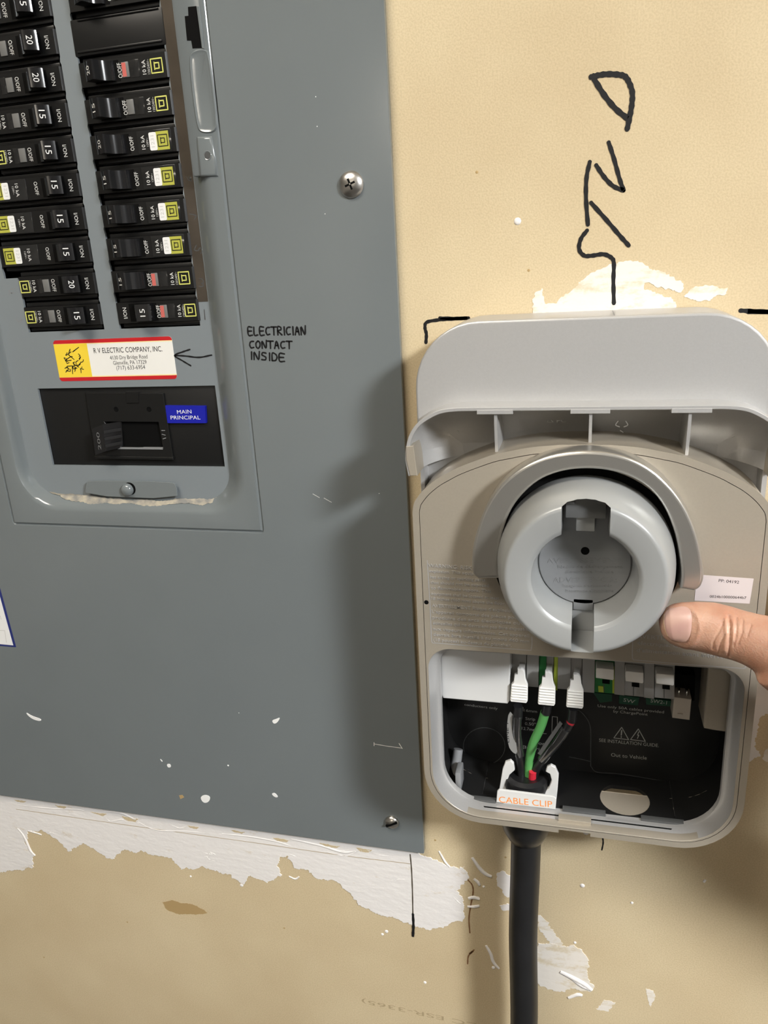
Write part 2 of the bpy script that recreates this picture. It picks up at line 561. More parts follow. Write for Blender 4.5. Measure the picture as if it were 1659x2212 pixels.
ragged('joint_compound', patch_right, 0, 0.4, M_PLASTER, 2, 4, label='white joint compound right of the charger', bev=0.1)
ragged('joint_compound', [(1655, 1620), (1670, 1612), (1670, 1650), (1650, 1640)], 0, 0.2, M_PLASTER2, 1.2, 5)
patch_low = [(1150, 2070), (1165, 2040), (1185, 2035), (1210, 2045), (1240, 2040), (1255, 2050), (1272, 2085), (1270, 2110), (1282, 2130), (1275, 2140), (1235, 2135), (1220, 2143), (1195, 2142), (1165, 2128), (1150, 2120)]
ragged('joint_compound', patch_low, 0, 0.4, M_PLASTER2, 2, 6, label='pale joint compound right of the black cable')
ragged('joint_compound', [(1160, 1975), (1178, 1985), (1200, 2015), (1210, 2040), (1190, 2040), (1170, 2010)], 0, 0.15, M_PLASTER2, 2.2, 16)
ragged('joint_compound', [(1072, 1890), (1085, 1882), (1110, 1895), (1110, 1940), (1095, 1935), (1085, 1920), (1078, 1915)], 0, 0.4, M_PLASTER, 1.6, 7)
ragged('joint_compound', [(1078, 1955), (1095, 1950), (1108, 1955), (1105, 1968), (1085, 1966)], 0, 0.4, M_PLASTER, 1.4, 8)
ragged('joint_compound', [(1395, 2135), (1412, 2140), (1415, 2150), (1405, 2175), (1400, 2155)], 0, 0.15, M_PLASTER2, 1.2, 9)
ragged('joint_compound', [(1305, 2160), (1330, 2165), (1315, 2185), (1290, 2180)], 0, 0.12, M_PLASTER2, 1.8, 19)
# trowelled ridges and drips
def ridge(px_pts, r, seed=0):
    pts = [(*P(x, y, 0), 0.15) for x, y in px_pts]
    n = len(pts)
    rad = [r * (0.45 + 0.55 * math.sin(math.pi * (i + 0.6) / (n + 0.2))) for i in range(n)]
    me = m_tube(pts, rad, 10, 5, 1.0)
    for v in me.vertices:
        v.co.z = max(v.co.z * 0.7, -0.1) + 0.25 * noise.noise(Vector((v.co.x * 0.7, v.co.y * 0.7, seed)))
    put('compound_ridge', me, M_PLASTER, wall)
ridge([(38, 1788), (52, 1805), (65, 1835), (76, 1848)], 1.3, 1)
ridge([(40, 1738), (100, 1745), (165, 1748), (185, 1752)], 1.0, 2)
ridge([(225, 1752), (262, 1756), (290, 1768), (298, 1766)], 1.1, 3)
ridge([(270, 1755), (330, 1790), (400, 1795), (470, 1800)], 0.9, 4)
ridge([(480, 1800), (550, 1808), (600, 1818), (640, 1830)], 1.0, 5)
ridge([(630, 1812), (690, 1825), (740, 1840), (768, 1838)], 1.2, 6)
ridge([(700, 1838), (745, 1848), (768, 1840), (782, 1828)], 0.8, 16)
ridge([(948, 1838), (962, 1862), (974, 1875)], 0.9, 7)
ridge([(1020, 1852), (1036, 1875), (1050, 1888), (1062, 1893)], 1.5, 8)
ridge([(1024, 1898), (1032, 1905), (1036, 1912)], 1.3, 9)
ridge([(1050, 2042), (1060, 2060), (1066, 2078), (1078, 2092)], 1.3, 10)
ridge([(1210, 2098), (1235, 2110), (1262, 2125), (1278, 2138)], 2.2, 11)
ridge([(1238, 2115), (1255, 2127), (1272, 2136)], 1.8, 21)
ridge([(1228, 2155), (1248, 2148), (1258, 2150)], 1.5, 12)
ridge([(1012, 1940), (1024, 1938), (1036, 1942)], 1.4, 13)
ridge([(1010, 1958), (1025, 1958), (1036, 1956)], 1.2, 14)
ridge([(978, 1935), (990, 1948), (1000, 1955)], 0.8, 15)
ridge([(1520, 1905), (1524, 1900)], 1.0, 15)
for i in range(34):
    rr = random.Random(100 + i)
    t = rr.random()
    x = 20 + 850 * t
    y = 1722 + 118 * t + rr.uniform(2, 26) if i % 3 else 1745 + 118 * t + rr.uniform(5, 70)
    n_ = rr.randint(3, 4)
    ridge([(x + q * rr.uniform(8, 20), y + q * 2.2 + rr.uniform(-4, 4)) for q in range(n_)], rr.uniform(0.35, 0.9), 30 + i)
for i, (x, y, L_, h_) in enumerate([(30, 1726, 28, 5), (195, 1752, 36, 6), (262, 1762, 40, 9), (405, 1782, 26, 5), (588, 1808, 40, 7), (690, 1820, 46, 7), (120, 1738, 24, 5), (500, 1792, 30, 5), (770, 1830, 34, 8)]):
    ragged('bare_board', [(x, y), (x + L_ * 0.6, y + L_ * 0.09), (x + L_, y + L_ * 0.14), (x + L_ * 0.8, y + L_ * 0.1 + h_), (x + L_ * 0.3, y + h_)], 0.5, 0.62, M_WALL, 0.8, 40 + i)
for i, (x, y, r) in enumerate([(522, 1912, 1.6), (835, 2012, 1.5), (826, 2018, 1.2), (1258, 1913, 1.7), (1266, 1798, 2.2), (1066, 2090, 1.4), (918, 2122, 1.3), (1365, 1950, 1.1), (1242, 2036, 1.1), (1118, 478, 2.0), (1045, 1915, 1.0), (1032, 1940, 1.5), (412, 1893, 0.9)]):
    cx, cz = P(x, y, 0)
    put('compound_speck', m_lathe(cx, cz, [(r, -0.05), (r * 0.85, 0.35), (r * 0.4, 0.6), (0.01, 0.65)], 9), M_PLASTER, wall)
# pencil score line through the compound, brown tear, stain, specks
strokes('pencil_line', [[(35, 1748), (300, 1786), (560, 1822), (740, 1848), (886, 1866)]], 0.5, 0.56, M_PRINT, wall)
strokes('brown_tear', [[(1010, 1900), (1020, 1912), (1022, 1928), (1017, 1955), (1013, 1985), (1015, 2015)], [(1022, 2055), (1012, 2065), (1010, 2082)], [(1014, 2060), (1024, 2052)]], 1.1, 0.12, M_BROWN, wall)
ragged('stain', [(350, 1948), (372, 1946), (425, 1956), (448, 1972), (420, 1976), (380, 1974), (360, 1965)], 0, 0.03, M_STAIN, 1.0, 10)
for i, (x, y) in enumerate([(614, 2005), (95, 2068), (275, 1992), (940, 1815), (1030, 372), (1142, 584), (1092, 1852)]):
    cx, cz = P(x, y, 0)
    put('dark_speck', m_lathe(cx, cz, [(0.9, -0.02), (0.5, 0.12), (0.01, 0.15)], 7), M_STAIN, wall)
# marker writing on the board
STUD = [[(1277, 166), (1290, 163), (1310, 160), (1335, 161), (1350, 165), (1359, 178), (1366, 200), (1365, 225), (1361, 250), (1355, 278)],
        [(1284, 172), (1305, 205), (1330, 235), (1356, 256)],
        [(1315, 308), (1327, 345), (1338, 385), (1347, 411)], [(1288, 357), (1305, 382), (1325, 402), (1347, 411)],
        [(1274, 350), (1267, 385), (1266, 430), (1270, 485)], [(1277, 438), (1310, 475), (1340, 510), (1358, 530)],
        [(1268, 498), (1255, 516), (1251, 538), (1262, 552), (1280, 552), (1303, 549), (1320, 556), (1326, 568), (1325, 605), (1326, 655)]]
strokes('marker_lettering', STUD, 2.1, 0.26, M_INK, wall, label='black marker lettering STUD written sideways')
strokes('marker_lettering', STUD[:2], 2.6, 0.25, M_INK, wall)
strokes('marker_line', [[(920, 740), (921, 722), (918, 708), (922, 696), (948, 691), (975, 689), (1010, 687)], [(950, 687), (985, 688), (1012, 687)]], 1.9, 0.1, M_INK, wall, label='black marker corner drawn around the charger')
strokes('marker_line', [[(1600, 671), (1640, 673), (1700, 675)], [(1615, 673), (1680, 674)]], 2.3, 0.1, M_INK, wall)
strokes('marker_line', [[(1301, 1805), (1303, 1820), (1300, 1836)]], 1.0, 0.1, M_INK, wall)
strokes('marker_line', [[(892, 1975), (893, 2000), (892, 2022)]], 2.0, 0.56, M_INK, wall, label='short black marker line under the panel corner')
strokes('marker_line', [[(886, 1846), (889, 1880), (891, 1930), (892, 1985)]], 1.0, 0.55, M_INK2, wall)
text('board_print', '(ICC ESR-3365)', (1062, 2218), (781, 2158), 0.05, M_PRINT, wall, h=4.3, label='faint upside-down printed code on the board')

# ------------------------------------------------------------------ load centre
CV = 5.0       # front of the cover sheet
DF = -3.5      # dead front
panel = thing('breaker_panel', 'grey steel breaker panel cover with two columns of black circuit breakers', 'electrical panel', -296, PZ0, 0)
hole_c = rrect(-392.0 + 12, -199.5 - 11, -149, 395, (30, 27, 20, 20), 10)          # lip of the door well
cover = prism('cover_sheet', [rrect(PX0, PX1, PZ0, PZ1, 1.2, 3), rrect(-392.2, -199.9, -162.2, 407.7, 2.5, 10)], CV - 4.6, CV, M_GREY, panel, bev=0.3)
# raised border and soft well wall, lofted from the crease inwards
def grow(x0, x1, z0, z1, r):
    return rrect(x0, x1, z0, z1, r, 10)
L0 = grow(-392.7, -199.4, -162.7, 408.2, (2.5, 2.5, 2.5, 2.5))
prof = []
def ring(lp, d):
    prof.append([(x, z, d) for x, z in lp])
ring(L0, CV - 0.35)
ring(inset(L0, 0.9), CV - 1.1)
ring(inset(L0, 1.7), CV - 0.8)
ring(inset(L0, 2.6), CV + 0.5)
W = [(-382, -208.5, -151, 397, (30, 27, 20, 20), CV + 0.6), (-380, -211.5, -149, 395, (29, 26, 19, 19), CV + 0.1),
     (-378.6, -215, -147, 393, (27, 24, 17, 17), CV - 2.0), (-377.6, -219.5, -145, 391, (25, 22, 15, 15), CV - 5.0),
     (-377.0, -222.4, -143.2, 389, (24, 21, 14, 14), DF + 0.8), (-376.4, -223.6, -142.6, 388, (23, 20, 13, 13), DF)]
for a, b, c, e, r, d in W:
    ring(grow(a, b, c, e, r), d)
put('door_well', m_loft(prof), M_GREY, panel)
# dead front with the breaker openings and the main breaker opening
K = 0.9895
RX0, RX1, LX0, LX1 = -287.6, -231.3, -355.4, -298.8
BZ = -30.2
Lopen = [(LX1, BZ), (LX1, 162), (-366.2, 162), (-366.2, 4.2), (LX0 - 0.6, 4.2), (LX0 - 0.6, 3.2), (LX0, 3.0), (LX0, BZ)]
Ropen = [(RX0, BZ), (RX1, BZ), (RX1, 162), (RX0, 162)]
def wavy(lp):      # stamped, slightly nicked edges between the twistouts
    out = []
    n = len(lp)
    for i in range(n):
        a, b = Vector(lp[i]), Vector(lp[(i + 1) % n])
        out.append(tuple(a))
        if abs(a.x - b.x) < 0.1 and abs(a.y - b.y) > 30:
            k = int(abs(b.y - a.y) / 19.05)
            s = 1 if b.y > a.y else -1
            sx = 0.55 if (lp is Ropen and a.x == RX0) else -0.55
            for j in range(1, k + 1):
                z = a.y + s * 19.05 * j
                if (b.y - z) * s > 3:
                    out += [(a.x, z - s * 2.2), (a.x + sx, z - s * 0.8), (a.x + sx * 0.6, z + s * 0.9), (a.x, z + s * 2)]
    return out
MX0, MX1, MZ0, MZ1 = -361.0 * K, -228.7 * K, -121.6 * K, -67.9 * K
Mopen = [(MX0 + 0.5, MZ0), (MX1, MZ0), (MX1, MZ1), (MX0, MZ1)]
prism('dead_front', [rrect(-376.6, -223.4, -142.8, 388.2, (23, 20, 13, 13), 10), wavy(Lopen), wavy(Ropen), Mopen], DF - 1.6, DF, M_GREYIN, panel)
prism('margin_warm_shade', [(RX1 + 0.4, -16), (-224.0, -16), (-224.0, 386), (RX1 + 0.4, 386)], DF - 0.1, DF + 0.12, M_MARGIN_SHADE, panel, label='brown reflection and shade laid on beside the right breakers')
# enclosure box behind
bx = prism('enclosure_box', [rrect(-460, -135, -380, 395, 2, 2), rrect(-457, -138, -377, 392, 2, 2)], -95, -8, M_VOID, panel)
prism('enclosure_back', rrect(-460, -135, -380, 395, 2, 2), -97, -95, M_VOID, panel)
# latch ledge on the right side of the well
LD = CV + 0.6
lat = box('latch_strip', -219.5, -203.0, 53, 388, -3.4, LD, M_GREY, panel, bev=1.2)
lx = lambda pts, d: PL(pts, d)
slot_pts = lx([(406, 15), (424, 13), (437, 104), (416, 105), (413, 88), (404, 88), (399, 35), (407, 34)], LD)
prism('latch_slot', slot_pts, LD - 0.3, LD + 0.06, M_VOID, lat)
sl = Vector(slot_pts[2])
prism('slot_lip', lx([(425, 13), (431, 14), (442, 106), (437, 104)], LD), LD - 0.1, LD + 0.6, M_GREY, lat, bev=0.15)
rec = PL([(411, 130), (418, 115), (440, 110), (450, 118), (467, 265), (463, 282), (440, 284), (428, 275)], LD)
rr_ = []
def smooth_loop(pts, k=5):
    q = [Vector((p[0], p[1])) for p in pts]
    for _ in range(k):
        o = []
        for i in range(len(q)):
            a, b = q[i], q[(i + 1) % len(q)]
            o += [a * .75 + b * .25, a * .25 + b * .75]
        q = o
        if len(q) > 120: break
    return [tuple(p) for p in q]
rec_s = smooth_loop(rec, 3)
put('pressed_recess', m_loft([[(x, z, LD + 0.0) for x, z in inset(rec_s, -1.2)], [(x, z, LD + 0.7) for x, z in inset(rec_s, -0.5)], [(x, z, LD + 0.5) for x, z in rec_s], [(x, z, LD + 0.1) for x, z in inset(rec_s, 1.3)]], True, False, True), M_GREY, lat)
pad = PL([(426, 296), (458, 295), (468, 340), (472, 381), (433, 383)], LD)
put('latch_pad', m_loft([[(x, z, LD) for x, z in pad], [(x, z, LD + 1.1) for x, z in inset(pad, 0.7)], [(x, z, LD + 1.3) for x, z in inset(pad, 1.6)]], True, False, True), M_GREY, lat, ang=60)
hx, hz = P(448, 336, LD + 1.3)
put('latch_hole', m_lathe(hx, hz, [(2.6, LD + 1.28), (2.3, LD + 1.5), (1.9, LD + 1.32)], 24), M_GREY, lat)
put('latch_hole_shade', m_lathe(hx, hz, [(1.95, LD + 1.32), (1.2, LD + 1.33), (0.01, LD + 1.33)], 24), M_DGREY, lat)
# bent tab with bolt at the foot of the well
tabp = PL([(187, 1045), (192, 1037), (372, 1040), (382, 1048), (384, 1078), (185, 1070)], -0.5)
prism('closing_tab', smooth_loop(tabp, 1), -1.0, 0.3, M_GREY, panel, bev=0.25)
cx, cz = P(275, 1058, 1)
put('tab_bolt', m_lathe(cx, cz, [(4.3, 0.2), (4.3, 1.5), (3.6, 2.9), (2.0, 3.7), (0.01, 3.9)], 28), M_GREY, panel)
put('bolt_hole', m_lathe(cx + 1.6, cz + 0.6, [(4.4, 0.32), (0.01, 0.34)], 24), M_VOID, panel)
# dust lying along the foot of the well
dp = PL([(95, 1068), (130, 1072), (185, 1076), (260, 1082), (330, 1086), (388, 1082), (440, 1084), (470, 1078), (490, 1064), (497, 1066), (480, 1085), (440, 1092), (395, 1089), (340, 1094), (270, 1090), (200, 1090), (130, 1082)], CV - 2)
def dust_d(z):
    return max(DF + 0.35, min(CV - 0.2, (-142.0 - z) / 7.0 * 8 + DF + 0.4))
me = m_loops([rough_poly(dp, 0.8, 1.0, 3)], 0, 0.2)
bm = bmesh.new(); bm.from_mesh(me)
bmesh.ops.triangulate(bm, faces=bm.faces)
bm.to_mesh(me); bm.free()
for v in me.vertices:
    x, z = v.co.x, v.co.y
    v.co.z = {True: 0.0, False: 0.25}[v.co.z < 0.1] + dust_d(z)
put('dust_drift', me, M_DUST, panel, kind='stuff')
# screws in the cover
def screw(px, py, r, ang, cross=True):
    x, z = P(px, py, CV + 2)
    s = put('cover_screw', m_lathe(x, z, [(r * 0.98, CV - 0.2), (r, CV + 0.8), (r * 0.9, CV + 1.8), (r * 0.62, CV + 2.8), (r * 0.3, CV + 3.3), (0.01, CV + 3.45)], 40), M_STEEL, panel, label='domed zinc screw head')
    for a in ((ang, ang + 90) if cross else (ang,)):
        c, sn = math.cos(math.radians(a)), math.sin(math.radians(a))
        l, w = (r * 0.42, 0.55) if cross else (r * 0.85, 0.75)
        q = [(x + c * u - sn * v, z + sn * u + c * v) for u, v in ((-l, -w), (l, -w), (l, w), (-l, w))]
        prism('drive_slot', q, CV + 2.2, CV + 3.42 if cross else CV + 3.5, M_VOID, s)
screw(757, 398, 7.0, 20)
screw(846, 1779, 5.2, 28, False)
# paint chips and scratches on the cover
for pts in ([(56, 1538), (68, 1546), (90, 1553), (88, 1558), (72, 1554), (60, 1545)], [(587, 1556), (596, 1553), (606, 1549), (600, 1560), (592, 1564)],
            [(432, 1722), (442, 1716), (455, 1720), (452, 1732), (440, 1735)], [(586, 1714), (594, 1712), (602, 1722), (594, 1722)],
            [(360, 1650), (368, 1650), (370, 1657), (363, 1658)], [(490, 1652), (495, 1652), (494, 1656)], [(345, 1638), (352, 1644), (350, 1646)]):
    prism('paint_chip', smooth_loop(PL(pts, CV), 2), CV, CV + 0.25, M_CHIP, panel)
prism('paint_chip', PL([(387, 1718), (394, 1717), (398, 1722), (390, 1726)], CV), CV, CV + 0.2, M_STAIN, panel)
strokes('scratch', [[(808, 1607), (838, 1612), (868, 1616)], [(808, 1604), (808, 1611)], [(862, 1606), (869, 1617)]], 0.5, CV + 0.04, M_CHIP, panel)
strokes('scratch', [[(676, 1067), (690, 1075)], [(700, 1076), (716, 1085)]], 0.4, CV + 0.04, M_GREYPRINT, panel)
for x, y in [(682, 209), (685, 273), (702, 462), (819, 1066), (516, 1540)]:
    cx, cz = P(x, y, CV)
    put('paint_speck', m_lathe(cx, cz, [(0.35, CV - .05), (0.2, CV + .12), (.01, CV + .15)], 6), M_CHIP, panel)
# handwriting on the cover
def hand_lines(A, B, words, hgt, d):
    """simple marker capitals set between two pixels"""
    G = {'E': [[(.9, 1), (0, 1), (0, 0), (.9, 0)], [(0, .5), (.75, .52)]], 'L': [[(0, 1), (0, 0), (.8, .02)]], 'C': [[(.9, .95), (.3, .9), (0, .5), (.25, .05), (.85, .1)]],
         'T': [[(-.1, 1), (1.1, 1)], [(.5, 1), (.45, 0)]], 'R': [[(0, 0), (.05, 1), (.7, .95), (.75, .65), (.1, .5), (.9, 0)]], 'I': [[(.5, 1), (.45, 0)]],
         'A': [[(0, 0), (.5, 1), (.9, 0)], [(.2, .4), (.8, .42)]], 'N': [[(0, 0), (.05, 1), (.8, 0), (1, 1.1)]], 'O': [[(.5, 1), (.05, .7), (.1, .15), (.5, 0), (.9, .35), (.85, .85), (.45, 1)]],
         'S': [[(.85, .95), (.3, 1), (.1, .7), (.8, .4), (.7, .05), (.05, .05)]], 'D': [[(0, 0), (.05, 1), (.7, .85), (.9, .45), (.6, .05), (0, 0)]]}
    a, b = Vector(P(*A, d)), Vector(P(*B, d))
    n = len(words)
    wid = {'I': .45}
    tot = sum(wid.get(c, 1) for c in words)
    u = (b - a).normalized(); v = Vector((-u.y, u.x))
    out, x = [], 0
    for c in words:
        w = (b - a).length * wid.get(c, 1) / tot
        for st in G[c]:
            sx = w * 0.74
            ox = x if c != 'I' else x - w * 0.1
            out.append([tuple(a + u * (ox + p * sx) + v * (q * hgt)) for p, q in st])
        x += w
    return out
hw = hand_lines((537, 724), (664, 723), 'ELECTRICIAN', 4.6, CV) + hand_lines((540, 752), (634, 753), 'CONTACT', 4.2, CV) + hand_lines((542, 776), (620, 781), 'INSIDE', 4.4, CV)
put('marker_note', m_stroke(hw, 1.0, CV + 0.06, sub=4), M_INK, panel, label='handwritten note reading electrician contact inside')
strokes('marker_arrow', [[(457, 767), (430, 772), (400, 769), (377, 768)], [(410, 755), (395, 760), (377, 768), (392, 778), (412, 790)]], 1.0, DF + 0.12, M_INK, panel, label='hand-drawn black arrow pointing at the sticker')
strokes('embossed_numerals', [[(443, 690), (441, 669)], [(431, 602), (437, 603), (440, 610), (435, 612), (440, 615), (437, 619), (430, 618)], [(424, 530), (420, 540), (428, 541), (432, 535), (436, 542), (434, 548)], [(410, 462), (424, 466), (420, 473)], [(404, 382), (408, 390), (413, 386), (409, 381), (413, 392)]], 0.55, DF + 0.16, M_DGREY, panel)
strokes('embossed_numerals', [[(33, 622), (20, 628), (26, 634)], [(20, 634), (32, 632)], [(35, 690), (40, 695), (48, 690), (44, 697)]], 0.5, DF + 0.03, M_MGREY, panel)

# company sticker
ST0, ST1, SZ0, SZ1 = -342.0 * K, -254.6 * K, -63.2 * K, -36.3 * K
stk = prism('company_sticker', rrect(ST0, ST1, SZ0, SZ1, 2.2, 6), DF, DF + 0.12, M_SWHITE, panel, label='red, yellow and white company sticker')
prism('red_band', rrect(ST0, ST1, SZ1 - 2.4, SZ1, (0, 0, 2.2, 2.2), 6), DF + 0.1, DF + 0.15, M_SRED, stk)
prism('red_band', rrect(ST0, ST1, SZ0, SZ0 + 2.4, (2.2, 2.2, 0, 0), 6), DF + 0.1, DF + 0.15, M_SRED, stk)
prism('cream_line', [(ST0, SZ1 - 3.0), (ST1, SZ1 - 3.0), (ST1, SZ1 - 2.4), (ST0, SZ1 - 2.4)], DF + 0.1, DF + 0.14, M_SCREAM, stk)
prism('cream_line', [(ST0, SZ0 + 2.4), (ST1, SZ0 + 2.4), (ST1, SZ0 + 3.1), (ST0, SZ0 + 3.1)], DF + 0.1, DF + 0.14, M_SCREAM, stk)
prism('yellow_panel', [(ST0, SZ0 + 2.5), (ST0 + 25, SZ0 + 2.5), (ST0 + 25, SZ1 - 2.5), (ST0, SZ1 - 2.5)], DF + 0.1, DF + 0.16, M_SYEL, stk)
rs = random.Random(4)
scr = []
for i in range(26):
    x, z = ST0 + 12.5 + rs.uniform(-6, 6), (SZ0 + SZ1) / 2 + rs.uniform(-7, 7)
    scr.append([(x, z), (x + rs.uniform(-2, 2), z + rs.uniform(-2, 2)), (x + rs.uniform(-3.5, 3.5), z + rs.uniform(-3.5, 3.5))])
put('black_sketch', m_stroke(scr, 0.55, DF + 0.18, sub=4), M_INK, stk)
for body, A, B, h, mm in (('R V ELECTRIC COMPANY, INC.', (203, 763), (351, 759), 3.3, M_INK), ('4130 Dry Bridge Road', (238, 777), (319, 774), 2.5, M_DGREY),
                          ('Glenville, PA 17329', (245, 788), (317, 786), 2.5, M_DGREY), ('(717) 633-6954', (252, 799), (314, 797), 2.6, M_DGREY)):
    text('sticker_text', body, A, B, DF + 0.2, mm, stk, h=h)
# second sticker, cut by the left frame edge
prism('paper_label', PL([(-120, 1240), (-2, 1262), (35, 1398), (-120, 1385)], CV), CV, CV + 0.1, M_NAVY, panel, label='white paper label with a navy border')
prism('paper_label_field', PL([(-110, 1246), (-5, 1270), (29, 1394), (-110, 1381)], CV), CV + 0.09, CV + 0.14, M_WLAB, panel)
strokes('paper_label_frame', [[(0, 1362), (10, 1362)], [(10, 1362), (14, 1388)], [(0, 1330), (3, 1338)]], 0.4, CV + 0.16, M_GREYPRINT, panel)

# ------------------------------------------------------------------ circuit breakers
def m_profile(prof, z0, z1):
    """polygon (x, h) swept along z"""
    return m_loft([[(x, z0, h) for x, h in prof], [(x, z1, h) for x, h in prof]], True, True, True)

MC = {}
def cached(key, fn):
    if key not in MC:
        MC[key] = fn()
    return MC[key]

def local_text(body, x, zc, length, h, d, res=2, up=True):
    """text rotated 90 degrees, centred at (x, zc), reading upwards"""
    me = m_text(body, res)
    xs = [v.co.x for v in me.vertices]
    x0, x1 = min(xs), max(xs)
    s = length / (x1 - x0)
    for v in me.vertices:
        u = (v.co.x - x0) * s - length / 2
        w = (v.co.y / 7.0) * h - h / 2
        v.co = (x - w, zc + u, d)
    return me

def finish(me, m):
    for v in me.vertices:                       # local mm (x, z, d) -> metres
        v.co = Vector((v.co.x / 1000, -v.co.z / 1000, v.co.y / 1000))
    smooth(me, 35)
    me.materials.clear()
    me.materials.append(m)
    return me

def sub(name, key, fn, m, parent, label=None):
    me = cached((key, m.name), lambda: finish(fn(), m))
    o = bpy.data.objects.new(name, me)
    link(o, parent)
    if label:
        o['label'] = label
    return o

def logo_lines(x0, x1, z0, z1, w, d):
    """square logo: outlined square holding a smaller square with serifs"""
    L = [[(x0, z0), (x1, z0)], [(x1, z0), (x1, z1)], [(x1, z1), (x0, z1)], [(x0, z1), (x0, z0)]]
    cx, cz, s = (x0 + x1) / 2, (z0 + z1) / 2, (x1 - x0)
    a, b = s * 0.2, s * 0.26
    L += [[(cx - a, cz - b), (cx - a, cz + b)], [(cx + a, cz - a), (cx + a, cz + a)], [(cx - a, cz - a), (cx + a, cz - a)], [(cx - a, cz + a), (cx + a, cz + a)]]
    return m_stroke(L, w, d, sub=2)

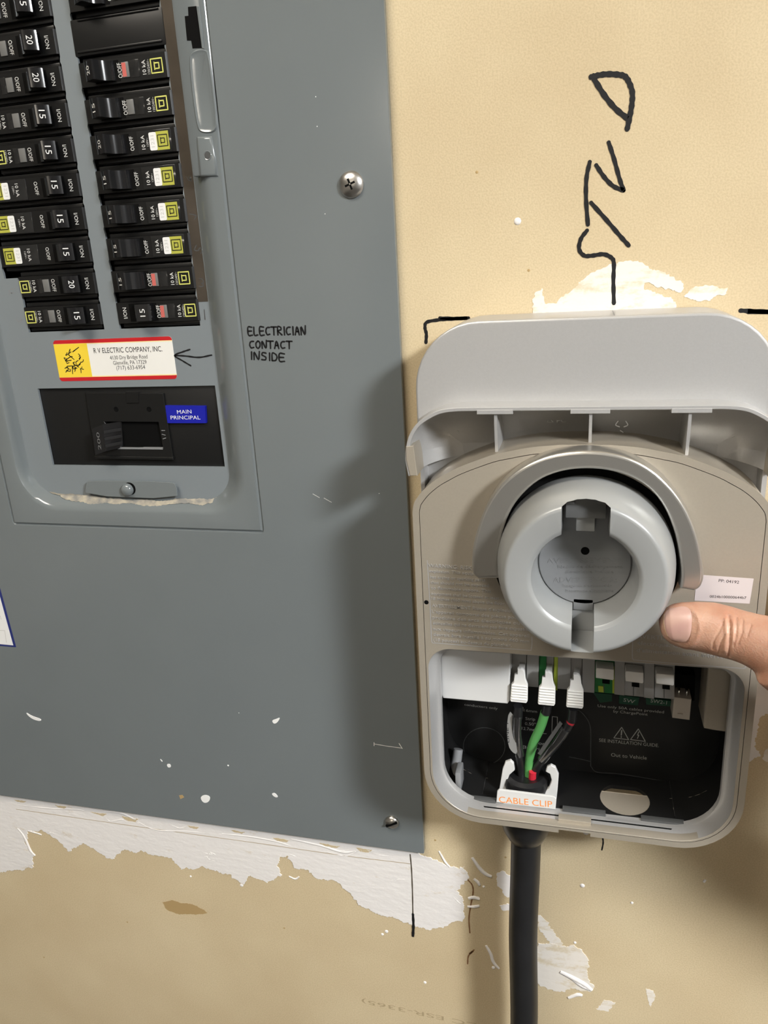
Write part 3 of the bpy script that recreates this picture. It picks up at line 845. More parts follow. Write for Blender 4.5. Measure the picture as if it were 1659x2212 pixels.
FACE = 1.2      # raised spine above the dead front level
def breaker(label, xi, zc, side, kind, amp, on=True, win='grey'):
    """xi = inner edge of the opening; side +1 right column, -1 left (turned upside down)"""
    t = thing('circuit_breaker', label, 'circuit breaker', xi, zc, DF, 'circuit breakers in the grey panel')
    if side < 0:
        t.rotation_euler = (0, math.pi, 0)
    ln = 57.0 if side > 0 else (56.4 if kind == 'std' else 66.5)
    k = (kind, side)
    sub('body', ('body', ln), lambda: m_box(-2, ln + 0.5, -9.35, 9.35, -40, -4.0, 0.5), M_BLACK, t)
    sp = sub('spine', ('spine', ln), lambda: m_profile([(-1.5, -5), (-1.2, FACE - 3), (1.2, FACE), (ln - 1.0, FACE), (ln, FACE - 1.0), (ln, -5)], -6.3, 6.3), M_BLACK, t)
    sub('side_ledge', ('ledge', ln), lambda: m_box(2, ln - 0.5, 6.3, 8.9, -6, -1.6, 0.4), M_BLACK, t)
    sub('side_ledge', ('ledge2', ln), lambda: m_box(2, ln - 0.5, -8.9, -6.3, -6, -1.6, 0.4), M_BLACK, t)
    hb = 5.0
    if on:
        pr = [(12.5, FACE - 2), (9.2, 5.2), (8.0, 7.0), (8.8, 7.9), (14.2, 11.2), (15.6, 11.3), (16.4, 10.2), (17.2, 7.5), (19.6, 4.6), (22.5, 3.6), (23.8, FACE), (24, FACE - 2)]
        na, nb = (8.8, 7.9), (14.2, 11.2)
    else:
        pr = [(12.5, FACE - 2), (16.0, 5.6), (17.4, 7.6), (18.4, 8.3), (26.4, 7.4), (27.3, 6.4), (26.5, FACE - 2)]
        na, nb = (18.4, 8.3), (26.4, 7.4)
    sub('handle_slot', ('slot', on), lambda: m_box(10.2 if on else 9.5, 26.5 if on else 29.0, -5.4, 5.4, FACE - 0.6, FACE + 0.06), M_VOID, t)
    h = sub('handle', ('handle', on), lambda: m_profile(pr, -hb, hb), M_BLACK2, t)
    def numtext():
        me = local_text(str(amp), 0, 0, 4.6, 3.4, 0)
        ux, uh = nb[0] - na[0], nb[1] - na[1]
        L = math.hypot(ux, uh)
        mx, mh = (na[0] + nb[0]) / 2, (na[1] + nb[1]) / 2
        for v in me.vertices:
            q = v.co.x
            v.co = (mx + ux / L * q - uh / L * 0.06, v.co.y, mh + uh / L * q + ux / L * 0.06)
        return me
    sub('rating_number', ('num', amp, on), numtext, M_WHITEINK, h)
    f = FACE + 0.07
    if side < 0 or not on:
        sub('print_on', ('on', side), lambda: local_text('I/ON', 6.2, 0, 6.6, 2.6, f), M_WHITEINK, sp)
    if kind == 'std':
        xo, xw, xk, xl = {1: (26.6, (28.2, 32.6), 42.0, (46.6, 53.6)), -1: (30.6, (33.6, 38.2), 45.0, (48.8, 55.4))}[side]
        if not on:
            xo, xw, xk, xl = 29.8, (31.2, 36.0), 44.0, (48.0, 55.0)
        sub('print_off', ('off', xo), lambda: local_text('O/OFF', xo, 0, 7.6, 2.7, f), M_WHITEINK, sp)
        sub('indicator_window', ('win', xw), lambda: m_box(xw[0], xw[1], -3.9, 3.9, f - 0.3, f + 0.5, 0.25), {'grey': M_WIN, 'red': M_WIN}[win], sp)
        if win == 'red':
            sub('red_flag', ('flag', xw), lambda: m_box(xw[0] + 0.3, xw[0] + 2.8, -3.5, 3.5, f + 0.3, f + 0.56), M_RED, sp)
        sub('inset_panel', ('pan', xw), lambda: m_box(xw[1] + 0.6, xk - 2.8, -4.4, 4.4, f - 0.4, f + 0.1, 0.1), M_SMOKE, sp)
        sub('print_rating', ('ka', xk), lambda: local_text('10 kA', xk, 0, 7.2, 2.3, f), M_WHITEINK, sp)
        sub('print_volts', ('vv', xk), lambda: local_text('120/240V~', xk + 2.9, 0, 7.4, 1.5, f), M_GREYPRINT, sp)
        sub('square_logo', ('logo', xl), lambda: logo_lines(xl[0], xl[1], -3.5, 3.5, 0.62, f), M_YELINE, sp)
    else:
        o = 0.0 if side > 0 else 6.0
        xo = 27.6 if side > 0 else 30.6
        sub('print_off', ('offa', xo), lambda: local_text('O/OFF', xo, 0, 7.6, 2.5, f), M_WHITEINK, sp)
        sub('clear_cover', ('cov', side), lambda: m_box(31.5 + o, 53.5 + o * 1.6, -6.0, 6.0, f - 1.0, f + 0.25, 0.2), M_SMOKE, t)
        g = f + 0.3
        sub('print_rating', ('kaa', o), lambda: local_text('10 kA', 35.2 + o * 1.5, 0, 7.4, 2.3, g), M_WHITEINK, sp)
        sub('print_volts', ('va', o), lambda: local_text('120V~', 38.0 + o * 1.5, 0, 4.6, 1.3, g), M_GREYPRINT, sp)
        sub('white_sticker', ('ws', o), lambda: m_loops([rrect(39.4 + o * 1.8, 44.2 + o * 1.8, -4.8, 4.8, 0.9, 4)], g - 0.2, g + 0.12), M_WLAB, t)
        sub('sticker_print', ('wp', o), lambda: local_text('1231', 41.5 + o * 1.8, 0, 6.2, 2.2, g + 0.16), M_GREYPRINT, t)
        yl = sub('yellow_label', ('yl', o), lambda: m_box(43.9 + o * 1.8, 52.0 + o * 1.8, -4.9, 4.9, g - 0.3, g + 0.1), M_YEL, t)
        sub('square_logo', ('yg', o), lambda: logo_lines(45.0 + o * 1.8, 51.0 + o * 1.8, -3.0, 3.0, 0.5, g + 0.14), M_INK, yl)
    return t

PITCH = 19.05
ORD = ['lowest', 'second from bottom', 'third from bottom', 'fourth from bottom', 'fifth from bottom', 'sixth from bottom', 'seventh from bottom', 'eighth from bottom', 'ninth from bottom', 'tenth from bottom']
ZB = BZ + 9.6
right = {0: ('std', 15, False, 'red'), 1: ('std', 15, True, 'red'), 2: ('afci', 15, True, 'grey'), 3: ('afci', 15, True, 'grey'), 4: ('afci', 15, True, 'grey'), 5: ('afci', 20, True, 'grey'), 6: ('std', 15, True, 'grey'), 7: ('std', 20, True, 'red'), 9: ('std', 20, True, 'grey')}
desc = {'std': 'black %d amp breaker with outlined logo, %s in the right column', 'afci': 'black %d amp breaker with yellow label, %s in the right column'}
for i, (kd, amp, on, w) in right.items():
    breaker(desc[kd] % (amp, ORD[i]), RX0, ZB + PITCH * i, 1, kd, amp, on, w)
left = {0: ('std', 15), 1: ('std', 20), 2: ('afci', 15), 3: ('afci', 15), 4: ('afci', 15), 5: ('std', 15), 6: ('std', 15), 7: ('std', 20), 8: ('std', 20), 9: ('std', 15)}
for i, (kd, amp) in left.items():
    breaker((desc[kd] % (amp, ORD[i])).replace('right column', 'left column'), LX1, ZB + PITCH * i, -1, kd, amp)
# blank filler between two breakers of the right column
zc = ZB + PITCH * 8
fl = thing('blank_filler', 'plain black filler plate between two breakers of the right column', 'filler plate', RX0, zc, DF)
put('plate', m_box(RX0 - 1, RX1 + 1, zc - 9.3, zc + 9.3, DF - 12, DF + 0.6, 0.8), M_MATTEBLK, fl)
put('ridge', m_box(RX0 + 1, RX1 - 1, zc - 7.8, zc - 6.6, DF, DF + 1.4, 0.4), M_MATTEBLK, fl)
put('ridge', m_box(RX0 + 4, RX1 - 1, zc + 8.0, zc + 8.8, DF, DF + 1.3, 0.3), M_MATTEBLK, fl)

# ------------------------------------------------------------------ main breaker
mb = thing('main_breaker', 'wide black main breaker with blue label below the company sticker', 'circuit breaker', -291, MZ0, DF - 6)
dm = DF - 1.8
put('body', m_box(MX0 - 3, MX1 + 3, MZ0 - 3, MZ1 + 3, -60, dm, 0.5), M_MATTEBLK, mb)
fp = PL([(205, 988), (374, 992), (352, 850), (184, 848)], dm + 2)
win_ = PL([(262, 965), (352, 968), (342, 912), (225, 911)], dm + 2)
fr = prism('frame', [fp, win_], dm - 0.2, dm + 2.0, M_BLACK, mb, bev=0.35)
prism('window_back', PL([(205, 988), (374, 992), (352, 850), (184, 848)], dm), dm - 0.2, dm + 0.05, M_VOID, mb)
prism('lower_edge', PL([(205, 984), (375, 987), (376, 993), (207, 990)], dm + 2), dm, dm + 3.0, M_BLACK, mb, bev=0.5)
prism('window_edge', PL([(258, 966), (352, 967), (352, 971), (255, 970)], dm + 2), dm, dm + 2.6, M_MGREY, mb, bev=0.2)
for x, y in ((251, 884), (322, 884)):
    cx, cz = P(x, y, dm + 2)
    put('sight_hole', m_lathe(cx, cz, [(1.9, dm + 1.9), (1.5, dm + 2.2), (1.2, dm + 2.05), (0.01, dm + 2.04)], 20), M_VOID, fr)
    prism('raised_tab', PL([(272, 846), (300, 846), (300, 870), (274, 871)], dm + 2), dm + 1.5, dm + 2.6, M_BLACK, fr, bev=0.3) if x == 251 else None
# toggle handle standing to the left
h0 = PL([(199, 926), (221, 917), (228, 975), (206, 983)], dm + 11)
h1 = PL([(247, 913), (258, 912), (262, 968), (250, 970)], dm + 3)
hd = put('toggle_handle', m_loft([[(x, z, dm) for x, z in h0[:1]] + [], ] if False else
     [[(h1[0][0], h1[0][1], dm + 0.5), (h1[1][0], h1[1][1], dm + 0.5), (h1[2][0], h1[2][1], dm + 0.5), (h1[3][0], h1[3][1], dm + 0.5)],
      [(x, z, dm + 11) for x, z in h0]], True, True, True), M_BLACK2, mb, ang=20)
for k in range(3):
    t0, t1 = 0.22 + 0.26 * k, 0.34 + 0.26 * k
    a0, a1 = Vector((*h0[1], dm + 11)), Vector((*h0[2], dm + 11))
    b0, b1 = Vector((*h1[1], dm + 2)), Vector((*h1[2], dm + 2))
    off = Vector((0.45, 0, 0.3))
    q = [a0.lerp(a1, t0) + off, b0.lerp(b1, t0) + off, b0.lerp(b1, t1) + off, a0.lerp(a1, t1) + off]
    q2 = [p - Vector((0.9, 0, 0.9)) for p in q]
    put('grip_rib', m_loft([q, q2], True, True, True), M_BLACK2, hd)
text('handle_number', '200', (219, 972), (214, 934), dm + 11.15, M_DGREY2, hd, h=2.2)
strokes('raised_lettering', [[(349, 930), (356, 930)], [(350, 938), (357, 940)], [(352, 948), (358, 946)]], 0.5, dm + 2.08, M_MGREY, mb)
lp = PL([(362, 914), (445, 914), (443, 877), (357, 876)], dm + 2)
lb = prism('blue_label', lp, dm - 0.2, dm + 2.1, M_BLUE, mb, label='blue label')
text('label_text', 'MAIN', (383, 894), (414, 893), dm + 2.15, M_WLAB, lb, h=2.5)
text('label_text', 'PRINCIPAL', (369, 906), (433, 906), dm + 2.15, M_WLAB, lb, h=2.5)

# ------------------------------------------------------------------ EV charger
XC = 0.7
XL, XR = -87.2, 88.6
ZT, ZBt = -30.2, -322.3
DU, DP, DR = 40.0, 60.0, 58.0      # upper face, front plate, hood rim (mm from the wall)
ev = thing('ev_charger', 'silver wall-mounted car charger with its lower front cover removed, wiring bay open', 'car charger', XC, ZBt, 0)

def mirror(pts):
    """left half running bottom -> top centre, completed on the right"""
    return pts + [(2 * XC - x, z) for x, z in reversed(pts)]
# outline of the lower front: straight sides, arched top
arc_px = [(893, 1112), (893, 1106), (896, 1089), (903, 1076), (918, 1058), (941, 1039), (965, 1025), (990, 1012), (1034, 995), (1067, 984), (1100, 977), (1150, 968), (1210, 963)]
arc_l = PL(arc_px, DP)
arc_l = [tuple(p)[:2] for p in catmull([(x, z, 0) for x, z in arc_l], 4)]
arc_l = [(max(x, XL), z) for x, z in arc_l if x < XC - 3]
zmid = max(z for x, z in arc_l)
arch_top = mirror(arc_l)
arch_top.insert(len(arc_l), (XC, zmid + 0.15))
def corner(cx, cz, r, a0, a1, n=10):
    return [(cx + r * math.cos(math.radians(a0 + (a1 - a0) * k / n)), cz + r * math.sin(math.radians(a0 + (a1 - a0) * k / n))) for k in range(n + 1)]
RB = 33.0
br = corner(XR - RB, ZBt + RB, RB, 0, -90)
bl = corner(XL + RB, ZBt + RB, RB, 270, 180)
arch = arch_top + br + bl                      # closed, clockwise
seam = inset(arch, 3.7)
# body shell behind: full rounded rectangle with an open wiring bay at the foot
def bay(t=0.0):
    return rrect(XL + 4.2 + t, XR - 4.2 - t, -319.0, -198.0, (27, 27, 6, 6), 8)
top_l = corner(XL + 34, ZT - 34, 34, 180, 90)
top_r = corner(XR - 34, ZT - 34, 34, 90, 0)
b = bay()
n8 = 9
bl_in, br_in, tr_in, tl_in = b[0:n8], b[n8:2 * n8], b[2 * n8:3 * n8], b[3 * n8:]
outer_shell = top_l + top_r + br + [(58, ZBt), (58, -319.0)] + [p for p in br_in] + tr_in + tl_in + bl_in + [(-56, -319.0), (-56, ZBt)] + bl
DU2 = DU + 1.9
strokes('top_seam', [[(1325, 668), (1325, 683)]], 0.5, 0, M_DGREY, ev) if False else None
box('top_seam', P(1325, 676, 20)[0] - 0.25, P(1325, 676, 20)[0] + 0.25, ZT - 0.5, ZT + 0.04, 4, DU - 2, M_MGREY, ev)
# hood: rim wall following the rounded shoulders
rim_px = [(882, 1029), (876, 1000), (875, 986), (877, 964), (885, 937), (903, 912), (932, 893), (955, 884.5), (983, 881), (1019, 880), (1100, 879.4), (1180, 878.6), (1240, 878)]
rim_o = PL(rim_px, DR)
rim_o = [tuple(p)[:2] for p in catmull([(x, z, 0) for x, z in rim_o], 4)]
zr = max(z for x, z in rim_o)
rim_o = [(x, z) for x, z in rim_o if x < XC - 2]
rim_l = rim_o
rimO = mirror(rim_l)
def offs(pl, t):
    out = []
    for i, p in enumerate(pl):
        a, c = Vector(pl[max(i - 1, 0)]), Vector(pl[min(i + 1, len(pl) - 1)])
        e = (c - a).normalized()
        out.append((p[0] + e.y * t, p[1] - e.x * t))
    return out
rimI = offs(rimO, 2.0)
DT = 26.0                                       # trough floor
tro = [(min(max(x, XL + 2.2), XR - 2.2), z) for x, z in offs(rimO, 1.2)]
low_ = [(x, z - 1.5) for x, z in reversed(arch_top) if XL + 2.2 < x < XR - 2.2]
trough = tro + [(XR - 2.2, low_[0][1])] + low_ + [(XL + 2.2, low_[-1][1])]
def clean(lp):
    o = []
    for p_ in lp:
        if not o or math.hypot(p_[0] - o[-1][0], p_[1] - o[-1][1]) > 0.05:
            o.append(p_)
    return o
prism('rear_housing', [clean(outer_shell), clean(trough)], 0.6, DU - 1.9, M_SIL, ev, bev=0.0, label='silver rear housing')
prism('trough_floor', [(XL + 2, -134), (XR - 2, -134), (XR - 2, -78), (XL + 2, -78)], DT - 3, DT, M_SIL, ev)
rim_face = [(x, z) for x, z in offs(rimO, 1.9) if XL < x < XR and z > -108]
fe = clean(top_l + top_r + [(XR, rim_face[-1][1])] + rim_face[::-1] + [(XL, rim_face[0][1])])
prism('upper_face', fe, DU - 2.0, DU + 1.7, M_SIL, ev, bev=1.3)
hood = prism('hood_rim', rimO + rimI[::-1], DU - 6, DR, M_SIL, ev, bev=0.35)
# concave cove from the rim down to the trough floor
steps = []
for k in range(10):
    a = math.pi / 2 * k / 9
    off_, dd = 1.6 + 24 * (1 - math.cos(a)), DT + 0.15 + (DR - 2.0 - DT) * (1 - math.sin(a))
    steps.append([(x, z, dd) for x, z in offs(rimO, off_)])
put('hood_cove', m_loft(steps, False), M_SIL, ev)
def arch_z(x):
    best = None
    for i in range(len(arch_top) - 1):
        a, c = arch_top[i], arch_top[i + 1]
        if min(a[0], c[0]) - 1e-6 <= x <= max(a[0], c[0]) + 1e-6 and abs(a[0] - c[0]) > 1e-6:
            t = (x - a[0]) / (c[0] - a[0])
            best = a[1] + (c[1] - a[1]) * t
    return best
for px_ in (1070, 1276, 1491):
    x = P(px_, 905, DR)[0]
    z1, z0 = zr - 2.2, arch_z(x) + 0.2
    q = [(z1, DT), (z1, DR - 0.8), (z1 - (z1 - z0) * 0.35, DR - 1.2), (z0, DP - 6), (z0, DT)]
    put('hood_rib', m_loft([[(x - 0.75, z, d) for z, d in q], [(x + 0.75, z, d) for z, d in q]], True, True, True), M_SIL, ev, ang=20)
for a, c in ((1030, 1108), (1232, 1318), (1450, 1538)):
    x0, x1 = P(a, 893, DR)[0], P(c, 893, DR)[0]
    prism('rim_tab', [(x0, zr - 3.6), (x1, zr - 3.6), (x1, zr - 1.4), (x0, zr - 1.4)], DR - 7, DR + 0.3, M_SIL, ev, bev=0.2)
for s in (-1, 1):
    x0 = rimO[0][0] if s < 0 else rimO[-1][0]
    q = [(XC + s * (90.6), -91.5), (XC + s * 86.6, -91.0), (XC + s * 85.3, -107.2), (XC + s * 89.2, -107.2), (XC + s * 90.9, -98)]
    if s < 0: q = q[::-1]
    prism('hood_lug', q, DU - 6, DR + 0.5, M_SIL_WARMLIT, ev, bev=0.3)
text('moulded_mark', '\u25b3 PC', (1180, 912), (1222, 912), DT + 5.0, M_SIL, ev, h=1.8, thick=0.5)
strokes('moulded_mark', [[(1338, 902), (1345, 898), (1352, 903)], [(1335, 910), (1330, 918), (1338, 922)], [(1348, 922), (1356, 918), (1352, 910)], [(1340, 930), (1346, 934)]], 0.5, DT + 5.5, M_WLAB, ev)
# border strip around the plate, with a notch in the foot
nx0, nx1 = -9.2, 9.8
arch_n = arch_top + br + [(nx1, ZBt), (nx1, ZBt + 2.2), (nx0, ZBt + 2.2), (nx0, ZBt)] + bl
prism('front_border', [inset(arch_n, -0.2), inset(arch, 2.8)], 22.0, DP, M_SIL_WARMLIT, ev, bev=0.3)
prism('seam_floor', [inset(arch, 2.4), inset(arch, 3.9)], DP - 10, DP - 5, M_VOID, ev)
prism('notch_tab', [(nx0 + 0.2, ZBt + 0.6), (nx1 - 0.2, ZBt + 0.6), (nx1 - 0.2, ZBt + 6), (nx0 + 0.2, ZBt + 6)], DP - 9, DP - 4, M_SIL_WARMLIT, ev, bev=0.2)
# front plate with the bay opening
F1 = (-82.6, 83.4, -318.2, -207.4)
f1 = rrect(*F1, (29, 29, 13, 13), 10)
plate = prism('front_plate', [seam, f1], DP - 6, DP + 0.02, M_SIL_WARMLIT, ev, bev=0.3, label='silver front plate in a warm-lit tone with raised warning text')
F2 = (-78.4, 79.4, -318.9, -214.5)
fil = []
for k in range(8):
    a = math.pi / 2 * k / 7
    s = 1 - math.cos(a)
    c = math.sin(a)
    fil.append([(p[0] + (q[0] - p[0]) * s, p[1] + (q[1] - p[1]) * s, DP - 0.2 - 12.5 * c) for p, q in zip(f1, rrect(*F2, (26, 26, 7, 9), 10))])
fil.append([(x, z, DP - 16.5) for x, z in rrect(*F2, (26, 26, 7, 9), 10)])
put('bay_rim', m_loft(fil), M_SIL, ev, ang=50)
bead = inset(f1, -0.3)
# raised wire: bright bead where plate meets the rim
# bay interior
prism('bay_back', rrect(XL + 3, XR - 3, -319, -196, 3, 2), 3.0, 5.0, M_MATTEBLK, ev)
b2 = bay(-0.2)
put('bay_liner', m_loft([[(x, z, 4.0) for x, z in inset(b, 0.2)], [(x, z, DP - 15.8) for x, z in inset(b, 0.2)]][::1], True), M_MATTEBLK, ev) if False else None
# liner without its floor, which is the holed base below
side = [(58, -318.8)] + br_in + tr_in + tl_in + bl_in + [(-56, -318.8)]
put('bay_liner', m_loft([[(x, z, 4.0) for x, z in offs(side, -0.25)], [(x, z, DP - 17) for x, z in offs(side, -0.25)]], False), M_MATTEBLK, ev)
# base of the housing with the cable holes (drawn in x, depth and laid flat)
def circ(cx, cy, r, n=36, flat=None):
    o = []
    for k in range(n):
        a = 2 * math.pi * k / n
        x, y = cx + r * math.cos(a), cy + r * math.sin(a)
        if flat is not None: y = max(y, flat)
        o.append((x, y))
    return o
CBX, CBD = -29.8, 27.0
gx = P(1467, 1732, 28)[0]
me = m_loops([[(-60, 1), (62, 1), (62, DP - 14), (-60, DP - 14)], circ(29.6, 27.5, 14.6, 36, 15.2), circ(gx, 31, 3.5, 20), circ(CBX, CBD, 11.5)], 0, 2.6)
for v in me.vertices:
    x, y, z = v.co
    v.co = (x, -319.2 - z, y)
bm = bmesh.new(); bm.from_mesh(me); bmesh.ops.recalc_face_normals(bm, faces=bm.faces); bm.to_mesh(me); bm.free()
put('bay_base', me, M_MATTEBLK, ev)
for x0, x1, z0, dpt in ((-66, -47, -317.6, 44), (-7, 18, -317.4, 45), (38, 62, -317.6, 44)):
    box('base_ledge', x0, x1, -319.2, z0, 42, 46, M_DGREY, ev, bev=0.3)
# moulded relief on the bay back
strokes('moulded_ridge', [[(1245, 1530), (1262, 1545), (1275, 1570), (1276, 1620), (1276, 1655)], [(1276, 1655), (1290, 1668), (1340, 1672), (1450, 1690)], [(1230, 1635), (1255, 1640), (1276, 1645)]], 0.5, 5.4, M_DGREY, ev)
strokes('knockout_ring', [[P(1046 + 45 * math.cos(a * math.pi / 10), 1612 + 40 * math.sin(a * math.pi / 10), 5.3) for a in range(21)]], 0.5, 5.3, M_DGREY, ev, px=False)
# print on the bay back
for body, A, B, h in (('Use only 50A cables provided', (1291, 1527), (1434, 1541), 1.9), ('by ChargePoint', (1325, 1539), (1399, 1546), 1.9), ('SEE INSTALLATION GUIDE.', (1294, 1602), (1423, 1614), 2.4),
                      ('Out to Vehicle', (1320, 1634), (1397, 1641), 2.6), ('conductors only', (1003, 1524), (1075, 1533), 1.8), ('16mm', (1132, 1537), (1160, 1540), 2.0),
                      ('Strip', (1135, 1555), (1156, 1557), 2.2), ('0.50\u201d', (1134, 1566), (1158, 1568), 2.2), ('12.7mm', (1127, 1576), (1158, 1580), 2.2), ('From', (1150, 1606), (1182, 1611), 2.3), ('Electrical', (1127, 1616), (1182, 1624), 2.3)):
    text('bay_print', body, A, B, 5.15, M_DIMINK, ev, h=h)
for cx_, sym in ((1342, '!'), (1378, 'z')):
    a, c, t_ = (cx_ - 16, 1594 + (cx_ - 1342) * 0.1), (cx_ + 16, 1598 + (cx_ - 1342) * 0.1), (cx_ + 1, 1571 + (cx_ - 1342) * 0.1)
    strokes('warning_triangle', [[a, c], [c, t_], [t_, a]], 0.5, 5.15, M_DIMINK, ev)
    if sym == '!':
        strokes('warning_symbol', [[(1343, 1578), (1342, 1588)], [(1342, 1591.5), (1342, 1592.5)]], 0.7, 5.16, M_DIMINK, ev)
    else:
        strokes('warning_symbol', [[(1380, 1581), (1377, 1588)], [(1377, 1588), (1380, 1588)], [(1380, 1588), (1377, 1595)]], 0.5, 5.16, M_DIMINK, ev)
strokes('strip_diagram', [[(1193, 1548), (1204, 1549)], [(1204, 1549), (1204, 1575)], [(1193, 1548), (1192, 1584)]], 0.4, 5.16, M_DIMINK, ev)
strokes('strip_diagram', [[(1168, 1584), (1180, 1585)], [(1173, 1578), (1173, 1583)], [(1130, 1528), (1130, 1536)]], 0.4, 5.16, M_DIMINK, ev)

# pale cover block, post and inner corner block
wb = PL([(950, 1395), (1103, 1405), (1101, 1515), (1096, 1521), (957, 1509), (952, 1500)], 42)
prism('inner_cover', wb, 10, 42, M_BOX, ev, bev=0.9, label='pale grey plastic cover block')
cb = PL([(1530, 1440), (1585, 1448), (1585, 1585), (1540, 1579), (1521, 1575), (1519, 1568)], 40)
prism('corner_block', cb, 18, 40, M_SIL_WARMLIT, ev, bev=1.5)
put('corner_post', m_tube([(*P(975, 1690, 34), 34), (*P(985, 1650, 26), 26), (*P(990, 1618, 22), 22)], [3.2, 3.2, 3.0], 20, 5), M_MGREY, ev)
box('post_foot', P(985, 1700, 40)[0], P(997, 1700, 40)[0], -319, -303, 30, 42, M_MGREY, ev, bev=0.6)

# ---- terminal blocks
TD = 32.0
def seg(name, pts, d0, d1, m, parent=ev, bev=0.25, **k):
    return prism(name, PL(pts, d1), d0, d1, m, parent, bev=bev, **k)
for x0, x1, m, yb, dd in ((1102, 1136, M_TGREY, 1480, 0), (1137, 1163, M_TGREY, 1483, 1.5), (1164, 1179, M_GREEN, 1486, 0), (1179, 1195, M_TGREY, 1484, -1.5), (1196, 1204, M_LIME, 1490, 0.3),
                       (1204, 1232, M_TGREY, 1488, 1.5), (1232, 1256, M_TGREY, 1490, 0), (1257, 1284, M_TGREY, 1495, 1.5)):
    s = (x0 - 1102) * 0.09
    seg('terminal_segment', [(x0, yb), (x1, yb + 2), (x1 + 1.5, 1405 + s), (x0 + 1.5, 1400 + s)], 8, TD + dd, m)
lever_px = [(430, 360), (470, 362), (500, 378), (516, 405), (525, 490), (552, 565), (550, 745), (535, 770), (352, 752), (343, 735), (355, 556), (385, 520), (395, 432), (430, 425)]
for i, (ox, oy) in enumerate(((0, 0), (330, 34), (668, 67))):
    pts = [(1040 + (x + ox) / 5.53, 1380 + (y + oy) / 5.53) for x, y in lever_px]
    lv = prism('terminal_lever', PL(pts, 44), 41.0, 44.0, M_LEVER, ev, bev=0.35)
    for k in range(6):
        yy = 560 + oy + k * 32
        xa, xb = 365 + ox - k, 540 + ox
        seg('grip_ridge', [(1040 + xa / 5.53, 1380 + (yy + 5) / 5.53), (1040 + xb / 5.53, 1380 + (yy + 21) / 5.53), (1040 + xb / 5.53, 1380 + (yy + 12) / 5.53), (1040 + xa / 5.53, 1380 + (yy - 4) / 5.53)], 43.5, 44.7, M_LEVER, lv, bev=0.2)
    seg('lever_stem', [(1040 + (400 + ox) / 5.53, 1380 + (560 + oy) / 5.53), (1040 + (500 + ox) / 5.53, 1380 + (570 + oy) / 5.53), (1040 + (505 + ox) / 5.53, 1380 + (390 + oy) / 5.53), (1040 + (440 + ox) / 5.53, 1380 + (380 + oy) / 5.53)], 30, 42, M_LEVER, lv)
for i, (x0, y0, m) in enumerate(((1287, 1443, M_GREEN), (1351, 1450, M_TGREY), (1417, 1455, M_TGREY))):
    seg('terminal_segment', [(x0 - 3, y0 + 52), (x0 + 40, y0 + 56), (x0 + 41, y0 - 40), (x0 - 2, y0 - 44)], 8, TD - 1, m)
    seg('terminal_segment', [(x0 + 40, y0 + 57), (x0 + 62, y0 + 60), (x0 + 63, y0 - 38), (x0 + 41, y0 - 40)], 8, TD + 2, M_TGREY) if i < 2 else None
    seg('clamp_opening', [(x0 + 14, y0 + 33), (x0 + 30, y0 + 35), (x0 + 30, y0 + 26), (x0 + 14, y0 + 25)], TD - 1.2, TD - 0.6, M_VOID, bev=0)
    seg('clamp_slot', [(x0 + 17, y0 + 53), (x0 + 18.5, y0 + 53), (x0 + 18.5, y0 + 33), (x0 + 17, y0 + 33)], TD - 1.2, TD - 0.7, M_DGREY, bev=0)
    if i == 0:
        seg('yellow_flash', [(x0 + 6, y0 + 52), (x0 + 17, y0 + 53), (x0 + 16, y0 + 40), (x0 + 5, y0 + 39)], TD - 1.2, TD - 0.5, M_LIME, bev=0)
        seg('yellow_flash', [(x0 + 36, y0 + 54), (x0 + 40, y0 + 55), (x0 + 41, y0 - 2), (x0 + 36, y0 - 3)], TD - 1.2, TD - 0.3, M_LIME, bev=0)
    seg('terminal_lever', [(x0, y0 + 22), (x0 + 37, y0 + 27), (x0 + 39, y0 + 25), (x0 + 39, y0 + 4), (x0 + 2, y0), (x0, y0 + 2)], TD, TD + 9, M_LEVER, bev=0.6)
# board edges with print
for pts, t in (([(1281, 1496), (1322, 1500), (1322, 1515), (1296, 1518)], None), ([(1338, 1502), (1381, 1507), (1378, 1524), (1337, 1520)], 'SW'), ([(1395, 1508), (1450, 1514), (1448, 1526), (1396, 1522)], 'SW2-1')):
    pb = seg('circuit_board', pts, 6, 16, M_PCB, bev=0)
    if t:
        text('board_print', t, (pts[3][0] + 9, pts[3][1] - 5), (pts[2][0] - 8, pts[2][1] - 4), 16.1, M_DIMINK, pb, h=2.4)
cn = seg('plug_connector', [(1452, 1551), (1490, 1556), (1494, 1511), (1456, 1506)], 14, 26, M_BEIGE, bev=0.5, label='beige nylon plug connector')
for x in (1466, 1483):
    a = P(x, 1506 + (x - 1466) * 0.1, 22)
    put('pin', m_tube([(a[0], a[1] - 1, 22), (a[0], a[1] + 3.6, 22), (a[0], a[1] + 4.6, 20), (a[0], a[1] + 5, 12)], 0.7, 10, 4), M_PIN, cn)
seg('plug_catch', [(1463, 1546), (1475, 1547), (1475, 1543), (1464, 1542)], 25.5, 26.8, M_BEIGE, cn, bev=0.1)
seg('socket_block', [(1452, 1508), (1500, 1514), (1502, 1460), (1455, 1455)], 5, 14, M_VOID, bev=0)

